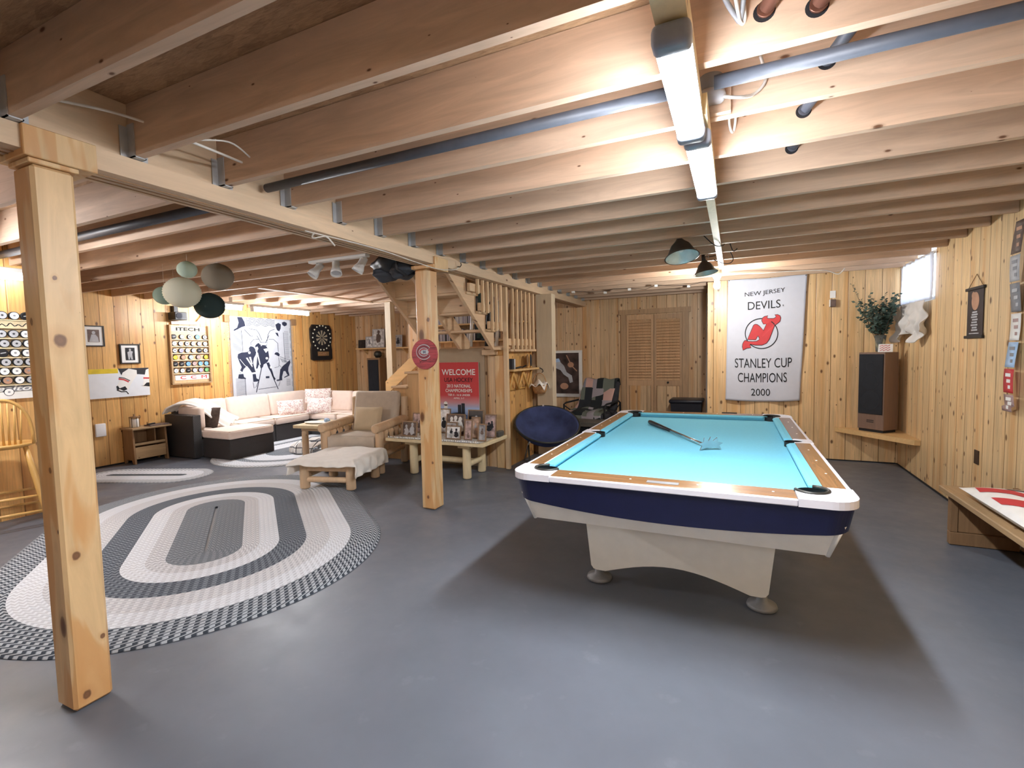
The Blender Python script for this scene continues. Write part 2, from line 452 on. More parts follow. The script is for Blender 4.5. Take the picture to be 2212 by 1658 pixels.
M['fluorb'] = glow('lit_bar_tube', '#f2f7ff', 6)
M['fluorr'] = glow('lit_rug_tube', '#f8faff', 120)
M['bulb'] = glow('lit_bulb', '#fbfaf6', 330)
M['dartled'] = plain('dartboard_lamps', '#e9e7cf', .4)

def curtain_mat():
    n = N('thin_white_curtain'); n.col(lin('#e8e9ee')); n.pr(.9)
    tr = n.n('ShaderNodeBsdfTranslucent'); tr.inputs[0].default_value = lin('#e8e9ee')
    mx = n.n('ShaderNodeMixShader'); mx.inputs[0].default_value = .5
    n.l(n.b.outputs[0], mx.inputs[1]); n.l(tr.outputs[0], mx.inputs[2]); n.l(mx.outputs[0], n.out.inputs[0]); return n.m
M['curtain'] = curtain_mat()

def floor_mat():
    n = N('grey_painted_concrete'); v = n.objvec(False)
    a = n.noise(v, 1.1, 5, .6); b = n.noise(v, 7, 4, .6)
    col = n.ramp(a, [(.3, '#60656e'), (.7, '#6d727c')])
    col = n.mix(n.ramp(b, [(.62, (0, 0, 0, 1)), (.8, (.3,)*3+(1,))]), col, lin('#8f9299'))
    n.col(col)
    r = n.n('ShaderNodeMapRange'); n.l(b, r.inputs[0]); r.inputs[1].default_value = .3; r.inputs[2].default_value = .75
    r.inputs[3].default_value = .34; r.inputs[4].default_value = .5; n.l(r.outputs[0], n.b.inputs['Roughness'])
    n.bump(n.noise(v, 9, 5, .65), .12, .004); return n.m
M['floor'] = floor_mat()
def osb_mat():
    n = N('strand_board'); v = n.objvec(False)
    vo = n.n('ShaderNodeTexVoronoi'); n.l(n.scale(v, (9, 26, 1)), vo.inputs['Vector']); vo.inputs['Scale'].default_value = 1
    g = n.noise(n.scale(v, (8, 60, 1)), 1.5, 4, .6, 1.5)
    c = n.mix(.5, n.ramp(vo.outputs['Color'], [(.1, '#8f6e50'), (.9, '#c3a07a')]), n.ramp(g, [(.3, '#7c5c42'), (.7, '#c6a27c')]))
    n.col(c); n.pr(.75); n.bump(g, .5, .01); return n.m
M['osb'] = osb_mat()
def wicker_mat():
    n = N('dark_woven_resin'); v = n.objvec(False); sp = n.n('ShaderNodeSeparateXYZ'); n.l(v, sp.inputs[0])
    h = n.math('ADD', sp.outputs[0], sp.outputs[1])
    a = n.math('SINE', n.math('MULTIPLY', h, 260)); b = n.math('SINE', n.math('MULTIPLY', sp.outputs[2], 420))
    w = n.math('MULTIPLY', a, b)
    n.col(n.ramp(n.math('MULTIPLY_ADD', w, .5, .5), [(.2, '#1f1d1e'), (.8, '#3f3b3b')])); n.pr(.5); n.bump(w, .6, .004); return n.m
M['wicker'] = wicker_mat()
def braid_mat(name, bands, pitch=.034):
    """bands: (outer ring distance, colour a, colour b); chevron braid along each ring"""
    n = N(name); uv = n.n('ShaderNodeUVMap'); sp = n.n('ShaderNodeSeparateXYZ'); n.l(uv.outputs[0], sp.inputs[0])
    u, v = sp.outputs[0], sp.outputs[1]
    t = n.math('MULTIPLY', n.math('ABSOLUTE', n.math('SUBTRACT', n.math('FRACT', n.math('DIVIDE', u, pitch)), .5)), 2)
    w = n.math('FRACT', n.math('ADD', n.math('DIVIDE', v, .052), n.math('MULTIPLY', t, .55)))
    R_ = bands[-1][0]
    st = [(0, bands[0][1])]+[(bands[i][0]/R_, bands[i+1][1]) for i in range(len(bands)-1)]
    st2 = [(0, bands[0][2])]+[(bands[i][0]/R_, bands[i+1][2]) for i in range(len(bands)-1)]
    un = n.math('DIVIDE', u, R_)
    ca = n.ramp(un, st, 'CONSTANT'); cb = n.ramp(un, st2, 'CONSTANT')
    n.col(n.mix(n.ramp(w, [(.42, (0, 0, 0, 1)), (.58, (1, 1, 1, 1))]), ca, cb)); n.pr(.95, spec=.2)
    n.bump(n.math('SUBTRACT', 1, n.math('POWER', t, 2)), .6, .006); return n.m
def plaid_mat():
    n = N('patchwork_plaid'); v = n.objvec(False)
    ck = n.n('ShaderNodeTexVoronoi', distance='CHEBYCHEV'); n.l(n.scale(v, (5, 5, 5)), ck.inputs['Vector']); ck.inputs['Randomness'].default_value = .2; ck.inputs['Scale'].default_value = 1
    wn = n.n('ShaderNodeTexWhiteNoise'); n.l(ck.outputs['Position'], wn.inputs[0])
    n.col(n.ramp(wn.outputs[0], [(0, '#23282a'), (.22, '#6f766c'), (.45, '#a09aa0'), (.6, '#2b2f35'), (.75, '#c9a59b'), (.88, '#8b8a92')], 'CONSTANT')); n.pr(.95); return n.m
M['plaid'] = plaid_mat()
def grid_mat():
    n = N('windowpane_check'); v = n.objvec(False); sp = n.n('ShaderNodeSeparateXYZ'); n.l(v, sp.inputs[0])
    g = None
    for i, k in ((0, 11), (2, 11)):
        f = n.math('FRACT', n.math('MULTIPLY', sp.outputs[i], k)); e = n.math('LESS_THAN', f, .13)
        g = e if g is None else n.math('MAXIMUM', g, e)
    n.col(n.mix(g, lin('#ecebe8'), lin('#3d4148'))); n.pr(.95); return n.m
M['check'] = grid_mat()
def scribble_mat():
    n = N('toile_print_fabric'); v = n.objvec()
    a = n.noise(v, 16, 3, .6, 1.5)
    e = n.math('ABSOLUTE', n.math('SUBTRACT', a, .5))
    n.col(n.mix(n.ramp(e, [(.012, (1, 1, 1, 1)), (.03, (0, 0, 0, 1))]), lin('#eee6e0'), lin('#a5605c'))); n.pr(.95); return n.m
M['toile'] = scribble_mat()

# ------------------------------------------------------------------ the room
H = 2.37; TOP = 2.605
def struct(name, mb, mat):
    return T(name, mb, mat, kind='structure')
struct('floor', MB().box(-8.3, 2.1, -3.4, 9.0, -.12, 0), M['floor'])
struct('ceiling', MB().box(-8.3, 2.1, -3.4, 9.0, TOP, TOP+.03), M['osb'])
w = MB()
w.box(1.815, 1.95, -3.3, 6.19, 0, TOP); w.box(1.815, 1.95, 7.22, 7.42, 0, TOP); w.box(1.815, 1.95, 6.19, 7.22, 0, 1.9)
struct('wall_right', w, M['pineR'])
struct('wall_back', MB().box(-.345, 1.813, 7.26, 7.4, 0, TOP), M['pineB'])
struct('wall_return', MB().box(-.343, -.24, 7.402, 8.62, 0, TOP), M['pineF'])
struct('wall_far', MB().box(-7.94, -.345, 8.62, 8.75, 0, TOP), M['pineF'])
struct('wall_left', MB().box(-8.08, -7.95, 2.46, 8.75, 0, TOP), M['pineL'])
struct('wall_bar', MB().box(-6.28, -6.15, -3.3, 2.42, 0, TOP), M['pineL'])
struct('wall_jog', MB().box(-7.95, -6.28, 2.30, 2.42, 0, TOP), M['pineF'])
struct('wall_front', MB().box(-6.15, 1.815, -3.4, -3.3, 0, TOP), M['pineF'])
struct('wall_stairwell', MB().box(-4.87, -2.56, 6.5, 6.6, 0, TOP), M['pineF'])
struct('wall_landing_side', MB().box(-2.74, -2.62, 5.45, 6.345, 0, 1.5), M['pineL'])
struct('wall_under_landing', MB().box(-3.64, -2.745, 5.46, 5.54, 0, 1.43), M['pineF'])
struct('trim_1', MB().box(-2.745, -2.61, 5.425, 5.448, 0, 1.43, .004), M['post'])
fb = MB()
fb.box(1.80, 1.813, -3.2, 7.25, 0, .012); struct('baseboard_right', fb, M['blackm'])
struct('baseboard_back', MB().box(-.34, 1.80, 7.246, 7.259, 0, .012), M['blackm'])
struct('baseboard_left', MB().box(-7.949, -7.936, 2.46, 8.6, 0, .02), M['blackm'])
# window with a bright pane behind the curtain
wf = MB()
for a in ((1.82, 1.9, 6.19, 6.225, 1.9, 2.4), (1.82, 1.9, 7.185, 7.22, 1.9, 2.4), (1.82, 1.9, 6.225, 7.185, 1.9, 1.935), (1.82, 1.9, 6.225, 7.185, 2.36, 2.4), (1.83, 1.89, 6.69, 6.72, 1.935, 2.36)): wf.box(*a)
win = struct('window_1', wf, M['white'])
P('pane', MB().box(1.90, 1.906, 6.2, 7.21, 1.91, 2.39), glow('daylight_pane', '#dfeeff', 1.6), win)
# louvred bifold door in the far wall with its casing
d = R('door_1', None, None, (-1.28, 8.62, 0), kind='structure', world=True)
c = MB(); c.box(-1.83, -1.74, 8.585, 8.618, 0, 2.1); c.box(-.80, -.70, 8.585, 8.618, 0, 2.1); c.box(-1.86, -.67, 8.58, 8.618, 2.085, 2.17)
P('door_casing', c, wood('door_casing_pine', '#bf9c76', 'Z', .5, .2), d)
for k, (x0, x1) in enumerate(((-1.735, -1.28), (-1.262, -.805))):
    lf = R('door_leaf', None, None, (0, 0, 0)); lf.parent = d;
    dm = wood('door_pine', '#c5a07a', 'Z', .5, .15)
    s = MB(); s.box(x0, x0+.036, 8.59, 8.615, .02, 2.07); s.box(x1-.036, x1, 8.59, 8.615, .02, 2.07)
    for z in ((.02, .14), (.84, .94), (1.99, 2.07)): s.box(x0+.036, x1-.036, 8.59, 8.615, *z)
    P('door_stile', s, dm, lf)
    P('door_panel', MB().box(x0+.05, x1-.05, 8.60, 8.61, .14, .84), M['pineF'], lf)
    s = MB(); z = .955
    while z < 1.98:
        s.box(-.5, .5, -.02, .02, -.0035, .0035, m=Matrix.Translation(((x0+x1)/2, 8.603, z)) @ Matrix.Rotation(1.0, 4, 'X') @ Matrix.Diagonal((x1-x0-.072, 1.35, 1.2, 1))); z += .05
    P('louvre', s, dm, lf)
    if k: P('door_knob', MB().sphere(((x0+x1)/2, 8.575, .9), .018), M['steeld'], lf)

# ------------------------------------------------------------------ framing overhead
ORD = ['first', 'second', 'third', 'fourth', 'fifth', 'sixth', 'seventh', 'eighth', 'ninth', 'tenth', 'eleventh', 'twelfth', 'thirteenth', 'fourteenth', 'fifteenth', 'sixteenth', 'seventeenth', 'eighteenth', 'nineteenth', 'twentieth']
def joist(x0, x1, y, label, group, hang, name='ceiling_joist'):
    t = R(name, label, 'ceiling joist', ((x0+x1)/2, y, H), group=group, world=True)
    P('timber', MB().box(x0, x1, y-.019, y+.019, H, TOP-.002), M['joist'], t)
    for xe, sg in hang:
        h = MB()
        h.box(xe, xe+sg*.05, y-.024, y-.0195, H-.006, H+.14); h.box(xe, xe+sg*.05, y+.0195, y+.024, H-.006, H+.14)
        h.box(xe, xe+sg*.05, y-.024, y+.024, H-.006, H-.001)
        h.box(xe, xe+sg*.003, y-.055, y-.02, H-.004, H+.13); h.box(xe, xe+sg*.003, y+.02, y+.055, H-.004, H+.13)
        P('joist_hanger', h, M['steel'], t)
ks = [k for k in range(-1, 19)]
for i, k in enumerate(ks):
    y = .915+.417*k
    x1 = 1.812 if y < 7.24 else -.35
    joist(-2.488, x1, y, 'bare ceiling joist over the pool table side, %s from the camera' % ORD[i], 'ceiling joists over the pool table', [(-2.486, 1)])
left = []
for k in range(-1, 19):
    y = .94+.417*k
    x0 = -6.14 if y < 2.43 else -7.94
    left.append((y, x0))
for i, (y, x0) in enumerate(left):
    x1 = -2.662
    if 4.15 < y < 6.5: x1 = -3.66
    joist(x0, x1, y, 'bare ceiling joist over the sofa side of the beam, %s from the camera' % ORD[i], 'ceiling joists over the seating room', [(x1, -1)] if x1 > -3 else [])
bt = R('support_beam', 'long built-up timber beam running from the near post over the white corner post', 'beam', (-2.575, 2.7, 2.27), world=True, kind='thing')
P('lower_beam', MB().box(-2.66, -2.468, -3.28, 8.6, 2.272, 2.362), M['beam'], bt)
P('upper_beam', MB().box(-2.655, -2.49, -3.28, 8.6, 2.366, TOP-.002), M['beam'], bt)
s = MB()
for x in (-2.62, -2.575, -2.53): s.box(x-.003, x+.003, -3.2, 8.6, 2.268, 2.2722)
P('ply_joint', s, M['oldwood'], bt)
hb = MB().box(-5.57, -5.49, 4.3, 6.44, 2.352, 2.368); hb.box(-5.57, -3.68, 6.40, 6.47, 2.352, 2.368)
T('stair_opening_header', hb, M['beam'], 'pale flat header boards framing the stair opening under the joists', 'header beam', kind='thing')

def post(name, x0, x1, y0, y1, z1, mat, label, cap=None, b=.012):
    t = R(name, label, 'post', ((x0+x1)/2, (y0+y1)/2, 0), world=True, kind='thing')
    P('shaft', MB().box(x0, x1, y0, y1, 0.004, z1, b, 1), mat, t)
    if cap:
        for nm, c in cap: P(nm, MB().box(*c, .003), M['post'], t)
    return t
post('support_post', -2.612, -2.466, .957, 1.094, 2.225, wood('near_post_pine', '#dcbb8b', 'Z', .42, .5, .18, tone=.02, across=8, kd=1.7, heart='#c98f50', spots=[((.073, -.02, 1.542), .024), ((.073, -.024, .655), .015), ((.073, -.026, .058), .016), ((.073, .044, .276), .009), ((.073, -.022, 1.791), .008), ((-.02, -.068, 1.62), .013), ((.03, -.068, 1.02), .012)]), 'thick knotty pine post standing alone closest to the camera by the oval rug',
     [('cap_block', (-2.664, -2.452, .935, 1.172, 2.247, 2.364)), ('shim', (-2.625, -2.462, .95, 1.11, 2.227, 2.246))])
post('support_post', -2.682, -2.535, 3.703, 3.858, 2.235, wood('middle_post_pine', '#dcbb8b', 'Z', .42, .5, .18, tone=.02, across=8, kd=1.7, heart='#c98f50', spots=[((.06, -.078, 1.776), .017), ((.072, -.02, 1.31), .008), ((.06, -.078, .45), .009), ((.072, .04, 2.09), .006), ((.0, -.078, .12), .015), ((.01, -.078, 1.24), .012)]), 'knotty pine post carrying the round red sign beside the photo table',
     [('cap_block', (-2.70, -2.455, 3.68, 3.93, 2.237, 2.268)), ('cleat', (-2.467, -2.45, 3.70, 3.92, 2.225, 2.34))])
post('support_post', -2.548, -2.31, 6.35, 6.495, 2.27, M['postw'], 'broad whitish boxed post behind the navy saucer chair and hanging basket', b=.004)
post('support_post', -5.30, -5.18, 6.452, 6.57, 2.35, M['postw'], 'slim pale post behind the staircase beside the wall of frames', b=.004)
# ------------------------------------------------------------------ staircase (lower flight to the landing, upper flight back under the beam)
st = R('staircase', 'pine staircase turning at a landing, open underneath behind the sign post', 'stairs', (-3.4, 5.6, 0), world=True)
yz = lambda x: frame((x, 0, 0), (0, 1, 0), (0, 0, 1))
TR = [(1.74+.193*i, 4.96-.22*i) for i in range(5)]
out = [(4.19, 2.268), (5.16, 1.50), (5.44, 1.50), (5.44, 1.53), (5.17, 1.53), (5.17, 1.71)]
for i, (z, y) in enumerate(TR[:3]):
    out += [(y+.215, z-.03), (y, z-.03), (y, min(z+.163, 2.268))]
out = out[:-1]+[(4.52, 2.268)]
P('stringer', MB().prism(out, yz(-2.62), -.04, 0), M['stair'], st)
for x in (-3.10, -3.55):
    P('stringer', MB().prism([(4.16, 2.36), (5.20, 1.52), (5.44, 1.52), (5.44, 1.60), (4.46, 2.36)], yz(x), -.04, 0), M['stair'], st)
for i, (z, y) in enumerate(TR[:4]):
    if i == 0:
        P('tread', MB().box(-3.6, -2.6, y, y+.25, z-.03, z, .006), M['stairx'], st); continue
    P('tread', MB().box(-3.6, -2.6, y, y+.25, z-.03, z, .006), M['stairx'], st)
    P('riser', MB().box(-3.58, -2.665, y-.001, y+.017, z+.001, z+.162), M['stairx'], st)
P('landing', MB().box(-3.66, -2.63, 5.43, 6.42, 1.51, 1.55, .004), M['stairx'], st)
P('landing_header', MB().box(-2.88, -2.70, 5.33, 5.425, 1.44, 1.505, .004), M['stairx'], st)
# lower flight climbing along +x
XZ = frame((0, 5.44, 0), (1, 0, 0), (0, 0, 1))
low = [(1.035-.2*j, -4.352-.235*j) for j in range(-2, 5)]
side = [(-3.645, .004), (-3.645, 1.42)]
for z, x in low:
    zz = z-.03
    if x > -3.9: zz = 1.405
    side += [(x+.235 if x > -3.9 else x+.24, zz), (x+.03, zz)]
side = [(-3.65, .004), (-3.65, 1.405), (-3.86, 1.405), (-3.86, 1.207), (-4.09, 1.207), (-4.09, 1.005), (-4.325, 1.005), (-4.325, .805), (-4.56, .805), (-4.56, .605), (-4.795, .605), (-4.795, .405), (-5.03, .405), (-5.03, .205), (-5.265, .205), (-5.265, .004)]
P('side_panel', MB().prism(side, XZ, 0, .03), wood('stair_side_boards', '#cfa878', 'Z', .5, .6, .16), st)
for z, x in low[1:]:
    P('tread', MB().box(x, x+.265, 5.37, 6.40, z-.03, z, .006), M['stairx'], st)
    P('riser', MB().box(x+.235, x+.253, 5.44, 6.40, z+.001, z+.17), M['stairx'], st)
FS = frame((0, 6.44, 0), (1, 0, 0), (0, 0, 1))
P('skirt_board', MB().prism([(-5.30, .80), (-5.30, 1.03), (-4.70, 1.48), (-4.40, 1.705), (-4.40, 1.48)], FS, 0, .03), M['shelfw'], st)
# balusters and guard blocks
ys = [4.66, 4.775, 4.885, 4.995, 5.105, 5.22]
for y in ys:
    i = max(0, min(2, int((5.17-y)/.215+.001)))
    zb = {0: 1.74, 1: 1.933, 2: 2.126}[0 if y > 4.955 else 1 if y > 4.735 else 2]
    P('baluster', MB().box(-2.562, -2.532, y-.016, y+.016, zb-.02, 2.268, .003), M['baluster'], st)
for z, y in TR[:3]:
    P('baluster_block', MB().box(-2.60, -2.563, y, y+.25, z+.001, z+.088, .003), M['stairx'], st)
P('newel', MB().box(-2.60, -2.545, 5.375, 5.424, .004, 2.268, .004), M['baluster'], st)
for k in range(6):
    y = 5.56+.135*k
    P('baluster', MB().box(-2.562, -2.532, y-.016, y+.016, 1.49, 2.268, .003), M['baluster'], st)
for k in range(6):
    y = 5.505+.135*k
    P('baluster_block', MB().box(-2.60, -2.563, y-.038, y+.038, 1.552, 1.64, .003), M['stairx'], st)
P('bottom_rail', MB().box(-2.605, -2.53, 5.46, 6.30, 1.475, 1.505, .003), M['stairx'], st)

# things leaning or hanging behind the balusters
hung = [(-3.0, 5.72, 2.15, .05, 1.62, 'black'), (-2.98, 5.95, 2.2, .035, 1.6, 'white'), (-2.9, 6.18, 2.2, .04, 1.62, 'oldwood'), (-3.1, 5.45, 2.2, .03, 1.62, 'white')]
nm = {'black': ('ski', 'black ski leaning upright on the stair landing behind the balusters', 'ski'),
      'oldwood': ('wooden_pole', 'brown wooden pole leaning upright on the landing near the boxed post', 'pole')}
for n_, (x, y, zt, r, zb, mt) in enumerate(hung):
    if mt in nm: a = nm[mt]
    else: a = ('ski', 'white ski leaning upright on the stair landing, %s the newel' % ('well behind' if n_ == 1 else 'just beside'), 'ski')
    T(a[0], MB().tube([(x, y, 1.552), (x+.02, y, 1.8), (x+.04, y+.01, zt-.06), (x+.07, y+.01, zt)], [r*.8, r*.7, r*.7, r*.3], 6), M[mt], a[1], a[2])
T('black_pouch', MB().box(-2.80, -2.68, 4.79, 4.93, 1.935, 2.11, .03, 3), M['bag'], 'small black pouch standing on an upper stair tread behind the balusters', 'pouch')

def coat(name, label, x, y, w_, z0, z1, mt, se, cat='coat'):
    def fn(u, v):
        sh = .55+.45*min(1, v*5)
        return Vector((x+.05*math.sin(u*PI)+.018*math.sin(u*17+se)*v, y+(u-.5)*w_*sh+.01*math.sin(v*7+se), z1-(z1-z0)*v-.03*abs(u-.5)*(1-v)))
    T(name, MB().grid(fn, 24, 18), mt, label, cat, solid=.02)
coat('hanging_coat', 'dark green coat hanging behind the balusters just past the newel', -3.05, 5.60, .20, 1.66, 2.28, plain('bottle_green_cloth', '#26342f', .95), 1)
coat('hanging_coat', 'black coat hanging on the stairwell side, middle of the landing balusters', -3.20, 5.86, .24, 1.64, 2.25, M['dkfab'], 2.3)
coat('hanging_coat', 'brown coat hanging behind the balusters beside the pale boxed post', -3.10, 6.16, .20, 1.68, 2.26, M['sepia'], 4)

# shelves of discs on the stairwell wall
def shelf(x0, x1, z, label):
    return T('wall_shelf', MB().box(x0, x1, 6.30, 6.498, z-.022, z, .003), M['shelfw'], label, 'shelf')
shelf(-4.45, -2.72, 1.66, 'lower plank shelf of disc cases on the stairwell wall')
shelf(-4.45, -2.72, 1.915, 'upper plank shelf of disc cases on the stairwell wall')
NTH = ORD+[t+('-'+o if o else '') for t in ('twenty', 'thirty', 'forty', 'fifty', 'sixty', 'seventy') for o in ORD[:9]]
cc = [plain('case_'+n, c, .4) for n, c in (('pale', '#c9c7c6'), ('grey', '#77757a'), ('dark', '#232227'), ('lilac', '#9d98a6'), ('brown', '#5c4a44'))]
for row, (z, xa, xb, hgt) in enumerate(((1.66, -4.30, -3.36, .165), (1.915, -4.22, -3.45, .15))):
    x = xa; i = 0
    while x < xb:
        t = random.choice((.016, .018, .026, .03)); h = hgt*random.choice((1, 1, .96, 1.04)); k = random.choice((0, 0, 1, 2, 3, 4)) if row == 0 else random.choice((0, 0, 2, 3, 0))
        T('disc_case', MB().box(x, x+t-.002, 6.32, 6.44, z+.001, z+h, .002), cc[k],
          '%s disc case upright on the %s stairwell shelf, %s from the post end' % (('pale', 'grey', 'black', 'lilac', 'brown')[k], ('lower', 'upper')[row], NTH[i]), 'disc case', ('discs on the lower stairwell shelf', 'discs on the upper stairwell shelf')[row])
        x += t; i += 1
    T('disc_case', MB().box(xa+.35, xa+.53, 6.33, 6.45, z+hgt*1.05, z+hgt*1.05+.016, .002), cc[0], 'pale disc case lying flat across the top of the %s row of cases' % ('lower', 'upper')[row], 'disc case')

# beige board with the red welcome poster
T('beige_board', MB().box(-3.60, -2.885, 5.405, 5.42, .002, 1.53, .003), M['beigeboard'], 'tall beige hardboard sheet standing behind the red poster', 'board')
po = R('welcome_poster', 'red and blue welcome poster for a hockey championship leaning on the beige board', 'poster', (-3.26, 5.38, .45), world=True)
PF = frame((-3.26, 5.385, 0), (1, 0, 0), (0, 0, 1))
P('backing', MB().prism([(-.30, .456), (.30, .456), (.30, 1.352), (-.30, 1.352)], PF, -.006, 0), M['paper'], po)
def grad(name, stops):
    n = N(name); tc = n.n('ShaderNodeTexCoord'); sp = n.n('ShaderNodeSeparateXYZ'); n.l(tc.outputs['Generated'], sp.inputs[0])
    n.col(n.ramp(sp.outputs[2], stops)); n.pr(.6); return n.m
pp = P('print', MB().rect(-.30, .30, .456, 1.352, PF, .001), grad('poster_print', [(.0, '#8fa9cc'), (.22, '#7f9fd4'), (.33, '#a8c3ea'), (.42, '#c98d94'), (.52, '#c93f42'), (1, '#c8373b')]), po, fix=False)
for s_, z, wd, hg, mt in (('WELCOME', 1.225, .50, .075, 'paper'), ('USA HOCKEY', 1.125, .43, .055, 'ink'), ('2013 NATIONAL', 1.045, .36, .042, 'paper'), ('CHAMPIONSHIPS', .985, .40, .042, 'paper'), ('TIER II - 16 & UNDER', .928, .34, .026, 'paper'), ('APRIL 3-7', .885, .16, .02, 'paper')):
    txt('lettering', s_, M[mt], pp, PF, 0, z, wd, hg, .003, bold=.014 if mt == 'paper' else 0.006)
s = MB(); s.poly([(-.24, .62), (-.17, .62), (-.18, .80), (-.23, .80)], PF, .003); s.ell(-.205, .81, .03, .03, PF, .003)
P('lighthouse_print', s, M['paper'], pp, fix=False)
s = MB(); s.rect(-.02, .03, .64, .80, PF, .003); s.rect(.035, .085, .64, .82, PF, .003); s.poly([(-.30, .60), (.12, .66), (.0, .70), (-.3, .66)], PF, .0025)
P('tower_print', s, M['dkfab'], pp, fix=False)
s = MB(); s.poly([(-.30, .456), (.30, .456), (.30, .56), (.06, .64), (-.12, .58), (-.30, .6)], PF, .002)
P('shore_print', s, M['grey'], pp, fix=False)

# ------------------------------------------------------------------ pool table
px, py, hx, hy = -.315, 3.81, .80, 1.475
pt = R('pool_table', 'large pool table with pale blue cloth, walnut rails and a navy apron', 'pool table', (px, py, 0))
def rr(hx_, hy_, r, n=8):
    o = []
    for cx_, cy_, a in ((hx_-r, hy_-r, 0), (-hx_+r, hy_-r, 1), (-hx_+r, -hy_+r, 2), (hx_-r, -hy_+r, 3)):
        for i in range(n+1):
            t = (a+i/n)*PI/2; o.append((cx_+r*math.cos(t), cy_+r*math.sin(t)))
    return o
XY = frame((0, 0, 0), (1, 0, 0), (0, 1, 0))
nx, ny = .635, 1.27
P('bed', MB().prism(rr(.655, 1.29, .02, 1), XY, .70, .765), M['cloth'], pt)
# rails: six walnut lengths, white castings at the corners and sides
RT, RB = .806, .784
rl = MB()
gap = .115
wi = .688   # where cushion meets rail
for sx in (1, -1):
    for (a, b) in ((-hy+.235, -.075), (.075, hy-.235)):
        x0, x1 = sorted((sx*(wi), sx*(hx-.019)))
        P('side_rail', MB().box(x0, x1, a, b, RB, RT, .004), M['walnuty'], pt)
for sy in (1, -1):
    y0, y1 = sorted((sy*(ny+.053), sy*(hy-.019)))
    P('end_rail', MB().box(-hx+.235, hx-.235, y0, y1, RB, RT, .004), M['walnut'], pt)
# white edge trim lengths
for sx in (1, -1):
    x0, x1 = sorted((sx*(hx-.0185), sx*hx))
    P('edge_trim', MB().box(x0, x1, -hy+.235, hy-.235, RB-.012, RT-.003, .004), M['corner'], pt)
for sy in (1, -1):
    y0, y1 = sorted((sy*(hy-.0185), sy*hy))
    e = MB().box(-hx+.235, hx-.235, y0, y1, RB-.012, RT-.003, .004)
    P('edge_trim', e, M['corner'], pt)
# corner castings with a pocket cut out of each
def casting(sx, sy):
    o = []
    r = .11
    for i in range(9):
        t = i/8*PI/2; o.append((hx-r+r*math.cos(t), hy-r+r*math.sin(t)))
    o += [(hx-.234, hy), (hx-.234, hy-.12)]
    for i in range(11):      # pocket mouth
        t = PI*1.0-(i/10)*PI*1.5+.0
        t = PI*.95-(i/10)*PI*1.4
        o.append((hx-.165+.068*math.cos(t), hy-.165+.068*math.sin(t)))
    o += [(hx-.12, hy-.234), (hx, hy-.234)]
    o = [(sx*x, sy*y) for x, y in o]
    if sx*sy < 0: o.reverse()
    P('corner_casting', MB().prism(o, XY, RB-.012, RT+.001), M['corner'], pt)
    c = (sx*(hx-.165), sy*(hy-.165))
    rim = []
    for i in range(15):
        t = PI*.95-(i/14)*PI*1.4
        rim.append((c[0]+sx*.066*math.cos(t), c[1]+sy*.066*math.sin(t), RT+.002))
    pk = P('pocket', MB().lathe([(.062, .036), (.064, -.03), (.05, -.12), (.0, -.142)], (c[0], c[1], .766), 20, cap=False), M['leather'], pt)
    P('pocket_rim', MB().tube(rim, .0085, 8), M['steeld'], pk)
for sx in (1, -1):
    for sy in (1, -1): casting(sx, sy)
    x = sx*(hx-.07)
    a, b = sorted((sx*(wi), sx*(hx)))
    o = [(hx, -.074), (hx, .074), (wi+.012, .074)]+[(wi+.0+.058*math.cos(t), .058*math.sin(t)) for t in [PI/2-i/10*PI for i in range(11)]]+[(wi+.012, -.074)]
    o = [(sx*q, w_) for q, w_ in o]
    if sx < 0: o.reverse()
    P('side_casting', MB().prism(o, XY, RB-.012, RT+.001), M['corner'], pt)
    P('pocket', MB().lathe([(.056, .034), (.057, -.03), (.04, -.12), (.0, -.142)], (sx*(wi+.0), 0, .766), 20, cap=False), M['leather'], pt)
# cushions: mitred rubber noses covered in cloth
def cushion(p0, p1, inward):
    p0 = Vector(p0); p1 = Vector(p1); iv = Vector(inward); d = (p1-p0).normalized()
    mt = .045
    prof = [(0, .766), (0, RT-.002), (.030, RT-.001), (.052, .799), (.054, .790), (.034, .766)]
    vs = []
    for q, s_ in ((p0, 1), (p1, -1)):
        for o_, z in prof:
            p = q+iv*o_+d*(s_*o_*.8); vs.append((p.x, p.y, z))
    n_ = len(prof)
    fs = [(i, (i+1) % n_, n_+(i+1) % n_, n_+i) for i in range(n_)]+[tuple(range(n_)), tuple(reversed(range(n_, 2*n_)))]
    P('cushion', MB().add(vs, fs), M['cloth'], pt)
for sx in (1, -1):
    cushion((sx*wi, -ny+.03, 0), (sx*wi, -.075, 0), (-sx, 0, 0))
    cushion((sx*wi, .075, 0), (sx*wi, ny-.03, 0), (-sx, 0, 0))
for sy in (1, -1):
    cushion((-nx+.035, sy*(ny+.053), 0), (nx-.035, sy*(ny+.053), 0), (0, -sy, 0))
